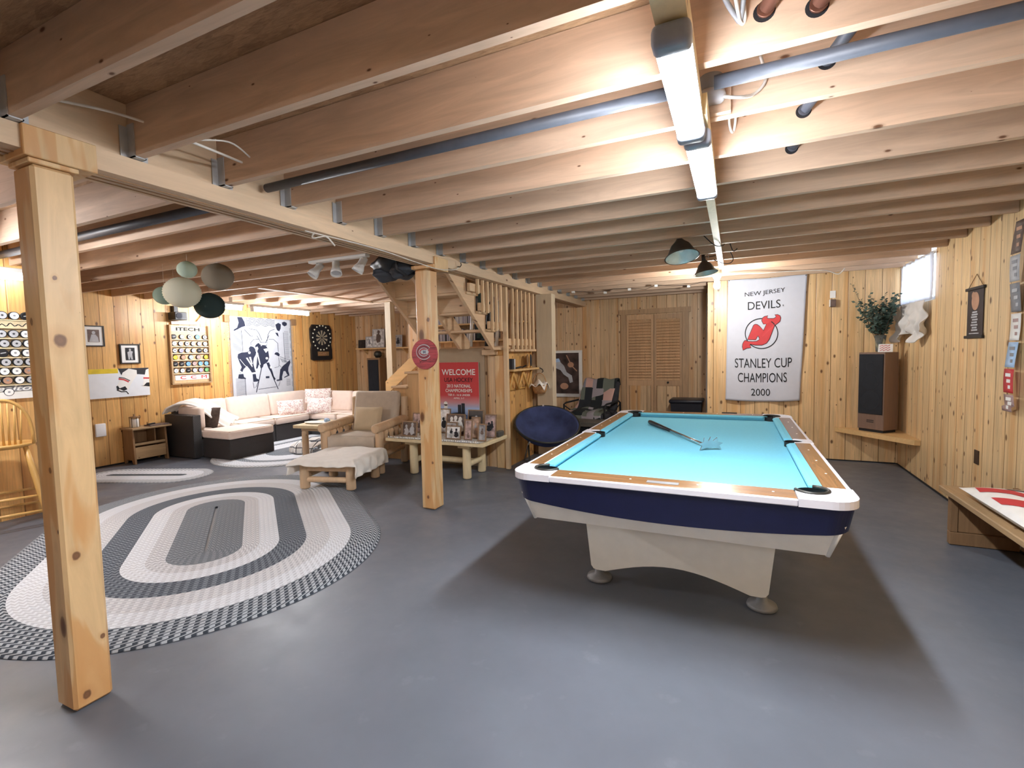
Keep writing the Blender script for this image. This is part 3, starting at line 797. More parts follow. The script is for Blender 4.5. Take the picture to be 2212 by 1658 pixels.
# apron with a belly at the middle of each side
outl = rr(hx-.012, hy-.012, .10, 10)
dense = []
for i in range(len(outl)):
    a = outl[i]; b = outl[(i+1) % len(outl)]
    L = math.hypot(b[0]-a[0], b[1]-a[1]); k = max(1, int(L/.06))
    dense += [(a[0]+(b[0]-a[0])*j/k, a[1]+(b[1]-a[1])*j/k) for j in range(k)]
def belly(x, y):
    if abs(y) > hy-.08: return .108+.05*(1-(x/hx)**2)
    if abs(x) > hx-.08: return .108+.05*(1-(y/hy)**2)
    return .108
vs = []; n_ = len(dense)
for x, y in dense: vs.append((x, y, RB-.0125))
for x, y in dense:
    z = RB-.0125-belly(x, y); f_ = .974
    vs.append((x*f_, y*.988, z))
for x, y in dense: vs.append((x*.9, y*.95, RB-.0125-belly(x, y)+.01))
P('apron', MB().add(vs, [(k*n_+i, k*n_+(i+1) % n_, (k+1)*n_+(i+1) % n_, (k+1)*n_+i) for k in (0, 1) for i in range(n_)]), M['navy'], pt)
# pale tapered cabinet and pedestals
cb = MB()
a = [(-.745, -1.42), (.745, -1.42), (.745, 1.42), (-.745, 1.42)]; b = [(-.70, -1.365), (.70, -1.365), (.70, 1.365), (-.70, 1.365)]
cb.add([(x, y, .70) for x, y in a]+[(x, y, .535) for x, y in b], [(0, 1, 2, 3), (7, 6, 5, 4), (0, 4, 5, 1), (1, 5, 6, 2), (2, 6, 7, 3), (3, 7, 4, 0)])
P('cabinet', cb, M['offwhite'], pt)
for sx in (1, -1):
    for sy in (1, -1): P('cabinet_corner', MB().cyl((sx*.735, sy*1.41, .695), (sx*.692, sy*1.355, .532), .018, .012, 8), M['offwhite'], pt)
def pedestal(sy):
    pr = [(-.535, .536), (-.49, .125), (-.475, .105), (-.455, .10)]
    n2 = 14
    for i in range(n2+1):
        u = i/n2; x = -.40+.80*u; pr.append((x, .10+.085*math.sin(PI*u)))
    pr += [(.455, .10), (.475, .105), (.49, .125), (.535, .536)]
    F_ = frame((0, sy*.865, 0), (1, 0, 0), (0, 0, 1))
    P('pedestal', MB().prism(pr, F_, -.09, .09), M['offwhite'], pt)
    for sx in (1, -1):
        f = MB().lathe([(.075, .004), (.08, .012), (.075, .028), (.03, .04), (.02, .12)], (sx*.462, sy*.865, 0), 22)
        P('foot', f, M['footgrey'], pt)
pedestal(1); pedestal(-1)
# diamonds and maker plate
dm = MB()
for x in (-.476, -.159, .159, .476):
    for sy in (-1, 1): dm.cyl((x, sy*(hy-.085), RT), (x, sy*(hy-.085), RT+.0012), .005, .005, 10)
for y in (-.953, -.635, -.318, .318, .635, .953):
    for sx in (-1, 1): dm.cyl((sx*(hx-.06), y, RT), (sx*(hx-.06), y, RT+.0012), .005, .005, 10)
P('diamond_inlay', dm, M['white'], pt)
P('maker_plate', MB().box(-.075, .075, -hy+.045, -hy+.082, RT, RT+.003, .001), M['footgrey'], pt)
P('end_plate', MB().box(.20, .34, hy-.02, hy+.012, RT-.01, RT+.006, .002), M['blackm'], pt)

cue = R('bridge_stick', 'bridge stick with a black handle and toothed steel head lying on the pool cloth', 'billiard bridge', (-.43, 4.0, .765), world=True)
a = Vector((-.715, 4.58, .787)); b = Vector((-.145, 3.50, .787)); m1 = a.lerp(b, .42)
P('handle', MB().tube([a, a.lerp(b, .03), a.lerp(b, .2), m1], [.018, .020, .018, .013], 12), M['black'], cue)
P('shaft', MB().tube([m1, a.lerp(b, .7), b], [.012, .010, .009], 12), M['chrome'], cue)
F_ = frame((-.145, 3.50, .768), (.88, .47, 0), (0, 0, 1))
P('bridge_head', MB().prism([(-.075, .0), (-.06, .03), (-.085, .045), (-.05, .055), (-.045, .085), (-.015, .062), (0, .09), (.015, .062), (.045, .085), (.05, .055), (.085, .045), (.06, .03), (.075, 0), (.03, .018), (-.03, .018)], F_, -.004, .004), M['chrome'], cue)
# ------------------------------------------------------------------ rugs
def rug(name, cx, cy, ang, core, Rr, bands, label, h=.014):
    ax = Vector((math.cos(ang), math.sin(ang))); ay = Vector((-ax.y, ax.x))
    per = []; L = 0.0
    nS, nE = 26, 40
    for i in range(nS): per.append((core-2*core*i/nS, 0.0, PI/2, core*2*i/nS))
    for i in range(nE): per.append((-core, 0, PI/2+PI*i/nE, None))
    for i in range(nS): per.append((-core+2*core*i/nS, 0, -PI/2, core*2*i/nS))
    for i in range(nE): per.append((core, 0, -PI/2+PI*i/nE, None))
    n_ = len(per); rs = [0.012]+[Rr*k/26 for k in range(1, 27)]
    mb = MB(); vs = []; uv = []
    for j, r in enumerate(rs):
        for i in range(n_+1):
            c, _, a, s_ = per[i % n_]
            p = ax*(c+r*math.cos(a))+ay*(r*math.sin(a))
            z = h if j < len(rs)-1 else h*.35
            vs.append((cx+p.x, cy+p.y, z))
            side = i/(n_)
            # arc length of the ring at this place
            if i < nS: v = 2*core*i/nS
            elif i < nS+nE: v = 2*core+PI*r*(i-nS)/nE
            elif i < 2*nS+nE: v = 2*core+PI*r+2*core*(i-nS-nE)/nS
            else: v = 4*core+PI*r+PI*r*(i-2*nS-nE)/nE
            uv.append((r, v))
    m_ = n_+1
    fs = [(j*m_+i, j*m_+i+1, (j+1)*m_+i+1, (j+1)*m_+i) for j in range(len(rs)-1) for i in range(n_)]
    b = len(vs)
    for i in range(n_+1):
        vs.append((vs[(len(rs)-1)*m_+i][0], vs[(len(rs)-1)*m_+i][1], .002)); uv.append((Rr*.999, uv[(len(rs)-1)*m_+i][1]))
    fs += [((len(rs)-1)*m_+i, (len(rs)-1)*m_+i+1, b+i+1, b+i) for i in range(n_)]
    mb.add(vs, fs, True); mb.uv = uv
    return T(name, mb, braid_mat(name+'_braid', bands), label, 'rug', fix=True)
W1, W2 = '#e2e6ec', '#c6c9cf'
D1, D2 = '#4c535d', '#aab0b6'
rug('braided_rug', -4.11, 2.61, math.atan2(.603, -.798), .62, 1.275, [(.24, '#6b7178', '#888d93'), (.36, '#d8d9dc', '#b6b7bb'), (.50, '#e4e8ee', '#d0d3d8'), (.70, D1, '#7e858d'), (.88, '#dadbdd', '#bdbec2'), (1.04, '#e5e9ee', '#ced1d6'), (1.275, '#3f464f', '#b4bac0')], 'big oval grey and white braided rug on the open floor behind the closest post')
rug('braided_rug', -6.78, 3.52, .36, .48, .34, [(.05, '#6d7379', '#83888d'), (.23, W1, W2), (.34, '#969ca3', '#d0d2d4')], 'small oval white braided rug with one dark stripe by the wall table')
rug('braided_rug', -6.28, 5.78, PI/2, .55, 1.02, [(.3, '#6b7178', '#888d93'), (.62, W1, W2), (.74, D1, D2), (.94, W1, W2), (1.02, '#9aa0a6', '#d0d2d4')], 'oval braided rug partly under the sectional sofa and its footstool')

# ------------------------------------------------------------------ sectional sofa
so = R('sectional_sofa', 'L-shaped sectional sofa of dark woven resin with cream cushions', 'sofa', (-7.5, 6.0, 0), world=True)
P('arm', MB().box(-7.84, -7.165, 4.37, 4.49, .017, .645, .006), M['wicker'], so)
P('side_cushion', MB().box(-7.74, -7.22, 4.50, 4.60, .425, .75, .035, 3), M['cream'], so)
for i, (y0, y1) in enumerate(((4.50, 5.14), (5.15, 5.80), (5.81, 6.55), (6.56, 7.22))):
    P('base', MB().box(-7.84, -7.23, y0, y1-.004, .017, .295, .006), M['wicker'], so)
    sc_ = P('seat_cushion', MB().box(-7.70, -7.21, y0+.005, y1-.005, .30, .425, .04, 3), M['cream'], so)
    P('piping', MB().tube([(-7.66, y0+.016, .413), (-7.222, y0+.016, .413), (-7.222, y1-.016, .413), (-7.66, y1-.016, .413)], .0045, 6), M['oldtop'], sc_)
P('back_panel', MB().box(-7.90, -7.845, 4.50, 7.30, .02, .70, .005), M['wicker'], so)
for y0, y1 in ((4.62, 5.28), (5.29, 6.10), (6.11, 6.95)):
    P('back_cushion', MB().box(-.075, .075, y0, y1, 0, .42, .05, 3, m=Matrix.Translation((-7.745, 0, .40)) @ Matrix.Rotation(-.12, 4, 'Y')), M['cream'], so)
for x0, x1 in ((-7.22, -6.60), (-6.59, -5.97), (-5.96, -5.34)):
    P('base', MB().box(x0, x1-.004, 6.57, 7.22, .017, .295, .006), M['wicker'], so)
    sc_ = P('seat_cushion', MB().box(x0+.005, x1-.005, 6.55, 7.1, .30, .425, .04, 3), M['cream'], so)
    P('piping', MB().tube([(x0+.016, 7.0, .413), (x0+.016, 6.562, .413), (x1-.016, 6.562, .413), (x1-.016, 7.0, .413)], .0045, 6), M['oldtop'], sc_)
for x0, x1 in ((-7.62, -6.72), (-6.71, -6.03), (-6.02, -5.36)):
    P('back_cushion', MB().box(x0, x1, -.075, .075, 0, .40, .05, 3, m=Matrix.Translation((0, 7.13, .40)) @ Matrix.Rotation(-.12, 4, 'X')), M['cream'], so)
P('back_panel', MB().box(-7.84, -5.34, 7.225, 7.29, .017, .70, .005), M['wicker'], so)
ot = R('sofa_ottoman', 'square dark woven footstool with a cream cushion in front of the sofa', 'footstool', (-6.83, 4.83, .0), world=True)
P('base', MB().box(-7.13, -6.53, 4.48, 5.20, .017, .30, .006), M['wicker'], ot)
oc_ = P('cushion', MB().box(-7.14, -6.52, 4.47, 5.21, .305, .43, .03, 3), M['cream'], ot)
P('piping', MB().tube([(-7.128, 4.482, .421), (-6.532, 4.482, .421), (-6.532, 5.198, .421), (-7.128, 5.198, .421)], .0045, 6, closed=True), M['oldtop'], oc_)
for (x, y, z, rz, w_, h_, lb) in ((-7.42, 6.30, .55, 1.15, .46, .28, 'toile-print cushion lying against the sofa back, the one closest to the ottoman'),
                             (-7.05, 6.62, .56, .45, .46, .30, 'toile-print cushion in the sofa corner closest to the log armchair'),
                             (-7.35, 6.88, .72, .70, .48, .28, 'toile-print cushion propped highest, behind the two others in the sofa corner')):
    T('throw_cushion', MB().pillow(w_, h_, .13, m=Matrix.Translation((x, y, z)) @ Matrix.Rotation(rz, 4, 'Z') @ Matrix.Rotation(PI/2-.3, 4, 'X')), M['toile'], lb, 'cushion')
T('throw_cushion', MB().pillow(.42, .34, .12, m=Matrix.Translation((-7.36, 4.73, .56)) @ Matrix.Rotation(.12, 4, 'Z') @ Matrix.Rotation(PI/2-.25, 4, 'X')), plain('brown_fur_fabric', '#4d4038', 1, var=.3, ns=30, bump=.5, bs=60), 'dark brown cushion tucked under the white throw at the sofa end', 'cushion')
# white throw draped from the wall side over the side cushion and down to the seat
tp = [(-7.80, 4.42, .675), (-7.76, 4.45, .76), (-7.66, 4.52, .82), (-7.52, 4.58, .84), (-7.40, 4.66, .81), (-7.31, 4.76, .70), (-7.21, 4.88, .55), (-7.14, 4.98, .47)]
def pathpt(u):
    x = u*(len(tp)-1); i = min(int(x), len(tp)-2); f_ = x-i
    return Vector(tp[i]).lerp(Vector(tp[i+1]), f_)
T('throw_blanket', MB().grid(lambda u, v: pathpt(u)+Vector((-.06*(v-.5), .25*(v-.5), .10*(v-.5)*(.2+u)+.018*math.sin(v*17+u*3)*(.4+u)-.06*abs(v-.5)**2)), 26, 14), M['throw'], 'white fleece throw draped over the sofa end and down to its seat', 'blanket', solid=.028, sub=1)

# ------------------------------------------------------------------ log furniture
OC = (-4.40, 4.90, 0)
ac = R('log_armchair', 'peeled-log armchair with greige cushions facing the white-draped footstool', 'armchair', OC, .2)
L_ = M['log']
for x in (-.37, .37):
    P('leg', MB().log((x, -.33, .004), (x, -.33, .53), .054), L_, ac)
    P('leg', MB().log((x, .33, .004), (x, .385, .90), .05), L_, ac)
    P('armrest', MB().log((x, -.44, .57), (x, .40, .60), .058), L_, ac)
    P('side_rail', MB().log((x, -.33, .22), (x, .34, .22), .034), L_, ac)
    P('side_rail', MB().log((x, -.33, .37), (x, .36, .37), .036), L_, ac)
    for k in range(3):
        y = -.17+.15*k
        P('spindle', MB().tube([(x, y, .36), (x, y, .47), (x, y, .50), (x, y, .53), (x, y, .555)], [.026, .028, .042, .024, .008], 10), L_, ac)
for z in (.21, .36): P('front_rail', MB().log((-.36, -.33, z), (.36, -.33, z), .036), L_, ac)
P('back_rail', MB().log((-.37, .39, .80), (.37, .39, .80), .04), L_, ac)
P('back_rail', MB().log((-.37, .36, .42), (.37, .36, .42), .04), L_, ac)
P('seat_cushion', MB().box(-.325, .325, -.36, .30, .385, .475, .035, 3), M['greyfab'], ac)
P('back_cushion', MB().box(-.33, .33, -.055, .055, 0, .55, .045, 3, m=Matrix.Translation((0, .23, .44)) @ Matrix.Rotation(-.24, 4, 'X')), M['greyfab'], ac)
P('front_flap', MB().box(-.325, .325, -.385, -.36, .27, .46, .012, 2), M['greyfab'], ac)
mw = Matrix.Translation(OC) @ Matrix.Rotation(.2, 4, 'Z')
T('linen_pillow', MB().pillow(.40, .32, .14, m=mw @ Matrix.Translation((-.02, .09, .625)) @ Matrix.Rotation(PI/2-.28, 4, 'X')), M['pillowb'], 'square wrinkled beige linen pillow propped in the log armchair', 'pillow')

FC = (-4.10, 4.13, 0)
fo = R('log_footstool', 'low peeled-log footstool under the white cloth, one leg on the big rug', 'footstool', FC, .25)
for x in (-.275, .275):
    for y in (-.285, .285):
        zb = .017 if (x < 0 and y < 0) or y < 0 else .005
        P('leg', MB().log((x, y, zb), (x, y, .30), .054), L_, fo)
    P('side_rail', MB().log((x, -.28, .16), (x, .28, .16), .036), L_, fo)
P('stretcher', MB().log((-.29, -.285, .12), (.29, -.285, .12), .032), L_, fo)
P('stretcher', MB().log((-.29, .285, .12), (.29, .285, .12), .032), L_, fo)
P('top_board', MB().box(-.32, .32, -.33, .33, .285, .315, .006), L_, fo)
P('rail', MB().log((-.29, -.285, .245), (.29, -.285, .245), .034), L_, fo)
def drape(m, hx_, hy_, top, dx0, dx1, dy0, dy1, r=.03, amp=.012, seed=0.0):
    def fn(u, v):
        a = -(hx_+dx0)+u*(2*hx_+dx0+dx1); b = -(hy_+dy0)+v*(2*hy_+dy0+dy1)
        def edge(t, h):
            if abs(t) <= h: return t, 0.0
            ov = abs(t)-h; return math.copysign(h+r*(1-math.exp(-ov/r*1.6)), t), ov
        x, ox = edge(a, hx_); y, oy = edge(b, hy_)
        fall = ox+oy*1.0 if not (ox and oy) else max(ox, oy)*1.02
        k = min(1, fall/.08)
        wv = amp*k*(math.sin(a*31+seed)+math.sin(b*27+seed*2))
        if ox: x += math.copysign(abs(wv)+.02*k*math.sin(b*19+seed)**2+(.012*k if oy else 0), a)
        if oy: y += math.copysign(abs(wv)+.02*k*math.sin(a*23+seed)**2+(.012*k if ox else 0), b)
        z = top-max(0, fall-r*.3)+.006*math.sin(a*9+b*5)+.004*math.sin(a*21-b*17)
        return m @ Vector((x, y, max(z, .03)))
    return fn
fm = Matrix.Translation(FC) @ Matrix.Rotation(.25, 4, 'Z')
T('white_cloth', MB().grid(drape(fm, .335, .35, .352, .17, .19, .075, .02), 44, 44), M['throw'], 'white fleece cloth draped over the low log footstool', 'cloth', solid=.012, sub=1)

et = R('log_end_table', 'square pale pine table on log legs holding trays beside the armchair', 'end table', (-5.28, 5.08, 0), .12)
P('table_top', MB().box(-.33, .33, -.30, .30, .48, .525, .006), M['logp'], et)
P('apron', MB().box(-.26, .26, -.22, .22, .435, .479, .006), M['log'], et)
for x in (-.22, .22):
    for y in (-.19, .19): P('leg', MB().log((x, y, .018), (x, y, .434), .045), L_, et)
ps = [(-.12, -.05, .20, .13, 'white', 'white oval tray on the pine table beside the armchair', 'tray'), (.14, .06, .12, .09, 'ltgrey', 'pale round dish on the pine table next to the tray', 'dish')]
em = Matrix.Translation((-5.28, 5.08, 0)) @ Matrix.Rotation(.12, 4, 'Z')
for x, y, a_, b_, mt, lb, nm_ in ps:
    T('serving_'+nm_, MB().lathe([(.02, .526), (.7, .527), (.95, .537), (1, .542), (.93, .54), (.68, .533), (.0, .532)], (0, 0, 0), 26, m=em @ Matrix.Translation((x, y, 0)) @ Matrix.Diagonal((a_, b_, 1, 1))), M[mt], lb, nm_)
T('blue_bottle', MB().lathe([(.02, .0), (.03, .01), (.03, .06), (.012, .08), (.012, .1)], (0, 0, 0), 14, m=em @ Matrix.Translation((.02, -.05, .569)) @ Matrix.Rotation(PI/2, 4, 'Y') @ Matrix.Rotation(.3, 4, 'X')), M['bluel'], 'small pale blue bottle lying on the white tray', 'bottle')
T('check_blanket', MB().grid(lambda u, v: Vector((-6.08+.46*u+.03*math.sin(v*5), 5.33+.22*math.cos(v*PI)+.02*math.sin(u*14), .03+.20*math.sin(v*PI)**.7*(1-.5*abs(u-.5))+.012*math.sin(u*18+v*9))), 18, 16), M['check'], 'white blanket with dark check lines heaped on the floor by the armchair', 'blanket', solid=.02, sub=1)

# photo table
ph = R('log_coffee_table', 'long pale log-legged table crowded with photo frames behind the sign post', 'table', (-3.22, 4.99, 0), world=True)
P('table_top', MB().box(-3.90, -2.535, 4.67, 5.30, .41, .452, .006), M['logp'], ph)
for x in (-3.58, -2.83):
    P('batten', MB().box(x-.08, x+.08, 4.74, 5.24, .372, .409, .004), M['logp'], ph)
    for y in (4.81, 5.17): P('leg', MB().log((x, y, .004), (x, y, .371), .052), M['logp'], ph)
    P('stretcher', MB().log((x, 4.83, .17), (x, 5.15, .17), .036), M['logp'], ph)
P('stretcher', MB().log((-3.58, 4.99, .17), (-2.83, 4.99, .17), .036), M['logp'], ph)
rn = MB()
rn.grid(lambda u, v: Vector((-3.86+1.28*u, 4.665+.56*v, .456+.001*math.sin(u*80)*math.sin(v*60))), 60, 20)
T('lace_runner', rn, plain('lace_crochet', '#b9b4aa', 1, var=.6, ns=120), 'lace runner under the photo frames on the log table', 'runner', solid=.003)
bo = R('bobble_fringe', 'white bobble fringe along the front of the lace runner', 'fringe', (-3.2, 4.66, .458), world=True)
s = MB()
for i in range(44): s.sphere((-3.85+.029*i, 4.672+.004*math.sin(i*2.3), .466), .0095, 8, 6)
P('bobble', s, M['paper'], bo, kind='stuff')

PRT = {k: plain('photo_'+k, c_, .35, var=.55, ns=18) for k, c_ in (('dark', '#5c4c46'), ('bright', '#d9dcdc'), ('tan', '#b79a86'), ('grey', '#9b9a9c'), ('pink', '#b39b97'), ('black', '#2b2524'))}
def photo(x0, x1, z1, y, style, label, lean=.14, mat='framew', z0=.459, bw=.014, group=None):
    w_ = x1-x0; h_ = (z1-z0)/math.cos(lean)
    r = R('framed_picture', label, 'photo frame', ((x0+x1)/2, y, z0))
    m = Matrix.Rotation(-lean, 4, 'X')
    b = MB()
    for a in ((-w_/2, w_/2, 0, bw), (-w_/2, w_/2, h_-bw, h_), (-w_/2, -w_/2+bw, bw, h_-bw), (w_/2-bw, w_/2, bw, h_-bw)):
        b.box(a[0], a[1], -.008, .008, a[2], a[3], .002, m=m)
    P('border', b, M[mat], r)
    p = lambda x, z, h=0: m @ Vector((x, -.002-h, z))
    iw, ih = w_-2*bw, h_-2*bw
    cy = h_/2
    P('print', MB().rect(-iw/2, iw/2, bw, h_-bw, p), PRT[style[0]], r, fix=False)
    P('backing', MB().box(-iw/2-.004, iw/2+.004, .001, .006, bw-.004, h_-bw+.004, m=m), M['oldwood'], r)
    if len(style) > 1:
        f = MB()
        for (fx, fz, fs) in style[2]:
            X0, Z0 = fx*iw/2, cy+fz*ih/2; q = fs*min(iw, ih)
            rr_ = random.Random(int((fx+2)*50+(fz+2)*70+fs*90+x0*1000))
            f.ell(X0+q*rr_.uniform(-.08, .08), Z0+q*.42, q*.15, q*.18, p, .0015, 12)
            f.poly([(X0+q*(.34+rr_.uniform(-.12, .10))*math.cos(t*PI/8)*(1.15 if math.sin(t*PI/8) < 0 else .85), max(bw, Z0-q*.12+q*(.45+rr_.uniform(-.1, .06))*math.sin(t*PI/8))) for t in range(16)], p, .001)
        P('figure_print', f, M[style[1]], r, fix=False)
    P('stand', MB().box(-.012, .012, -.002, .002, 0, h_*.62, m=Matrix.Translation((0, .055+h_*.06, .004)) @ Matrix.Rotation(.16, 4, 'X')), M['blackm'], r)
    return r
G = None
photo(-3.746, -3.52, .646, 4.80, ('dark', 'ltgrey', [(-.45, -.2, .7), (.4, 0, .8)]), 'wide wooden photo frame with two pale figures at the armchair end of the log table')
photo(-3.80, -3.62, .714, 5.08, ('pink', 'sepia', [(-.3, 0, .5), (.35, -.2, .6)]), 'tall frame with a pinkish group photo behind the two pale figures, post end')
photo(-3.565, -3.485, .622, 4.92, ('tan', 'paper', [(0, 0, .8)]), 'small narrow frame half hidden at the armchair side of the sign post')
photo(-3.44, -3.275, .768, 5.16, ('bright', 'ink', [(-.2, -.2, .9)]), 'tall frame with a dark figure, next to the post at the back of the table')
photo(-3.256, -2.985, .722, 5.04, ('dark', 'paper', [(-.5, .1, .6), (.0, .1, .7), (.45, 0, .7)]), 'large landscape frame with bright blown-out figures in the middle of the table')
photo(-3.19, -3.03, .640, 4.93, ('grey', 'ink', [(0, 0, .7)]), 'medium frame directly behind the front frame of dark skates')
photo(-3.105, -2.90, .619, 4.80, ('bright', 'ink', [(-.3, .2, .4), (.4, -.1, .7)]), 'front landscape frame with dark shapes on white, middle of the table')
photo(-2.856, -2.75, .697, 4.80, ('pink', 'sepia', [(0, -.6, .7)]), 'narrow portrait frame with a pinkish photo, front row')
photo(-2.832, -2.715, .713, 4.92, ('tan', 'ltgrey', [(0, .2, .6)]), 'narrow pale portrait frame directly behind the pinkish one')
photo(-3.009, -2.785, .768, 5.14, ('black', 'ltgrey', [(.1, .1, .6)]), 'tallest dark frame with one pale figure at the back of the table')
photo(-2.715, -2.55, .736, 5.02, ('pink', 'dkfab', [(-.2, -.1, .7), (.3, .1, .6)]), 'tall light frame with two dark figures at the wall end of the table')
photo(-2.668, -2.56, .657, 4.79, ('grey', 'sepia', [(0, .1, .8)]), 'small portrait frame with a close-up face at the wall end, front row')
T('picture_card', MB().box(-.09, .09, -.06, .06, 0, .004, m=Matrix.Translation((-2.80, 4.715, .459))), M['ltgrey'], 'loose patterned card lying flat at the front edge of the photo table', 'card')
T('stone_block', MB().box(-2.62, -2.545, 5.10, 5.24, .456, .52, .01), M['benchgrey'], 'small dark stone block at the wall end of the photo table', 'block')

# ------------------------------------------------------------------ small rustic table by the left wall
sd = R('rustic_side_table', 'weathered brown wooden magazine table against the wall by the sofa end', 'side table', (-7.79, 4.08, 0), world=True)
P('table_top', MB().box(-7.94, -7.62, 3.82, 4.345, .488, .515, .006), M['oldtop'], sd)
for y in (3.86, 4.285):
    P('side_panel', MB().prism([(-7.92, .004), (-7.89, .004), (-7.86, .06), (-7.74, .06), (-7.71, .004), (-7.66, .004), (-7.69, .487), (-7.92, .487)], frame((0, y, 0), (1, 0, 0), (0, 0, 1)), -.012, .012), M['oldwood'], sd)
P('shelf', MB().box(-7.92, -7.70, 3.873, 4.272, .255, .275), M['oldwood'], sd)
P('divider', MB().box(-7.92, -7.72, 4.15, 4.168, .276, .487), M['oldwood'], sd)
P('front_rail', MB().box(-7.70, -7.685, 3.873, 4.272, .265, .295), M['oldtop'], sd)
P('bin_front', MB().box(-7.695, -7.68, 3.873, 4.272, .07, .235), M['oldtop'], sd)
P('back_panel', MB().box(-7.935, -7.925, 3.873, 4.272, .07, .48), M['oldwood'], sd)
jr = R('candle_jar', 'white candle jar with a dark lid on the rustic wall table', 'candle', (-7.80, 3.945, .516), world=True)
P('jar', MB().lathe([(.045, .517), (.05, .522), (.05, .63), (.044, .64)], (-7.80, 3.945, 0), 20), M['white'], jr)
P('lid', MB().lathe([(.062, .655), (.066, .66), (.06, .668), (.012, .675), (.012, .70), (.004, .705)], (-7.80, 3.945, 0), 20), M['oldwood'], jr)
s = MB()
for k in range(6):
    t = k*PI/3; s.cyl((-7.80+.057*math.cos(t), 3.945+.057*math.sin(t), .518), (-7.80+.057*math.cos(t), 3.945+.057*math.sin(t), .66), .003, seg=6)
P('wire_cage', s, M['blackm'], jr)
T('book', MB().box(-7.80, -7.64, 4.06, 4.32, .516, .534, .003), M['sepia'], 'thin dark red book lying on the rustic wall table', 'book')
T('remote_control', MB().box(-.02, .02, -.07, .07, 0, .018, .005, m=Matrix.Translation((-7.73, 4.12, .535)) @ Matrix.Rotation(.5, 4, 'Z')), M['black'], 'black remote control lying on the thin book', 'remote control')
T('wall_outlet_box', MB().box(-7.948, -7.915, 3.53, 3.655, .43, .61, .01, 2), M['whitep'], 'white plastic wall plate above the floor beside the closest post', 'wall plate')

# ------------------------------------------------------------------ bar stool at the left edge
bs = R('windsor_bar_stool', 'hoop-backed wooden bar stool in front of the long puck rack', 'bar stool', (-5.84, 1.93, 0), -1.885)
ZS = .757
P('seat', MB().lathe([(.0, ZS-.045), (.15, ZS-.042), (.205, ZS-.02), (.21, ZS-.005), (.195, ZS), (.1, ZS-.008), (0, ZS-.01)], (0, 0, 0), 30), M['stoolw'], bs)
lt = [(-.13, -.13), (.13, -.13), (.13, .13), (-.13, .13)]; lb_ = [(-.24, -.22), (.24, -.22), (.24, .22), (-.24, .22)]
for (a, b), (c, d_) in zip(lt, lb_):
    P('leg', MB().tube([(a, b, ZS-.03), (a+(c-a)*.3, b+(d_-b)*.3, ZS*.68), (a+(c-a)*.7, b+(d_-b)*.7, ZS*.3), (c, d_, .004)], [.017, .024, .022, .016], 12), M['stoolw'], bs)
for i in range(4):
    a = Vector((lt[i][0], lt[i][1], ZS)); b = Vector((lb_[i][0], lb_[i][1], 0)); j = (i+1) % 4
    c = Vector((lt[j][0], lt[j][1], ZS)); d_ = Vector((lb_[j][0], lb_[j][1], 0))
    for f_ in (.62, .80) if i % 2 == 0 else (.55, .72):
        p0, p1 = a.lerp(b, f_), c.lerp(d_, f_)
        P('stretcher', MB().tube([p0, p0.lerp(p1, .5), p1], [.009, .014, .009], 10), M['stoolw'], bs)
hp = [(-.185*math.cos(t*PI/20), .12+.06*math.sin(t*PI/20), ZS-.01+.40*math.sin(t*PI/20)**.75) for t in range(21)]
P('hoop', MB().tube(hp, .013, 10), M['stoolw'], bs)
for k in range(7):
    x = -.12+.04*k; t = math.acos(max(-1, min(1, x/-.185)))
    P('spindle', MB().tube([(x*.85, .14, ZS-.012), (x, .12+.06*math.sin(t), ZS-.012+.40*math.sin(t)**.75)], [.009, .006], 8), M['stoolw'], bs)

# ------------------------------------------------------------------ far corner and right wall pieces
pc = R('saucer_chair', 'navy plush folding saucer chair in front of the broad pale post', 'chair', (-2.185, 5.76, 0), .50)
tilt = Matrix.Translation((0, 0, .53)) @ Matrix.Rotation(.46, 4, 'X') @ Matrix.Diagonal((.93, .93, .93, 1))
prof = [(0, -.24), (.12, -.225), (.24, -.175), (.34, -.09), (.41, 0), (.43, .03), (.445, .02), (.42, -.04), (.34, -.13), (.23, -.215), (.1, -.262), (0, -.27)]
P('seat', MB().lathe(prof, (0, 0, 0), 40, m=tilt), M['navyfab'], pc)
s = MB()
ring = [tilt @ Vector((.445*math.cos(k*PI/18), .445*math.sin(k*PI/18), .018)) for k in range(36)]
P('rim_frame', MB().tube(ring, .014, 8, closed=True), M['steeld'], pc)
for sx in (-1, 1):
    P('leg', MB().tube([(sx*.26, -.30, .012), (sx*.24, .05, .30), (sx*.22, .30, .52)], .011, 8), M['steeld'], pc)
    P('leg', MB().tube([(sx*.27, .32, .012), (sx*.25, .0, .28), (sx*.25, -.24, .36)], .011, 8), M['steel'], pc)
P('foot_bar', MB().cyl((-.27, .32, .014), (.27, .32, .014), .011, seg=8), M['steel'], pc)
P('foot_bar', MB().cyl((-.26, -.30, .014), (.26, -.30, .014), .011, seg=8), M['steel'], pc)
P('tag', MB().box(-.012, .012, -.004, .004, -.02, .02, m=tilt @ Matrix.Translation((0, .432, .03))), M['white'], pc, 'small white tag on the rim')

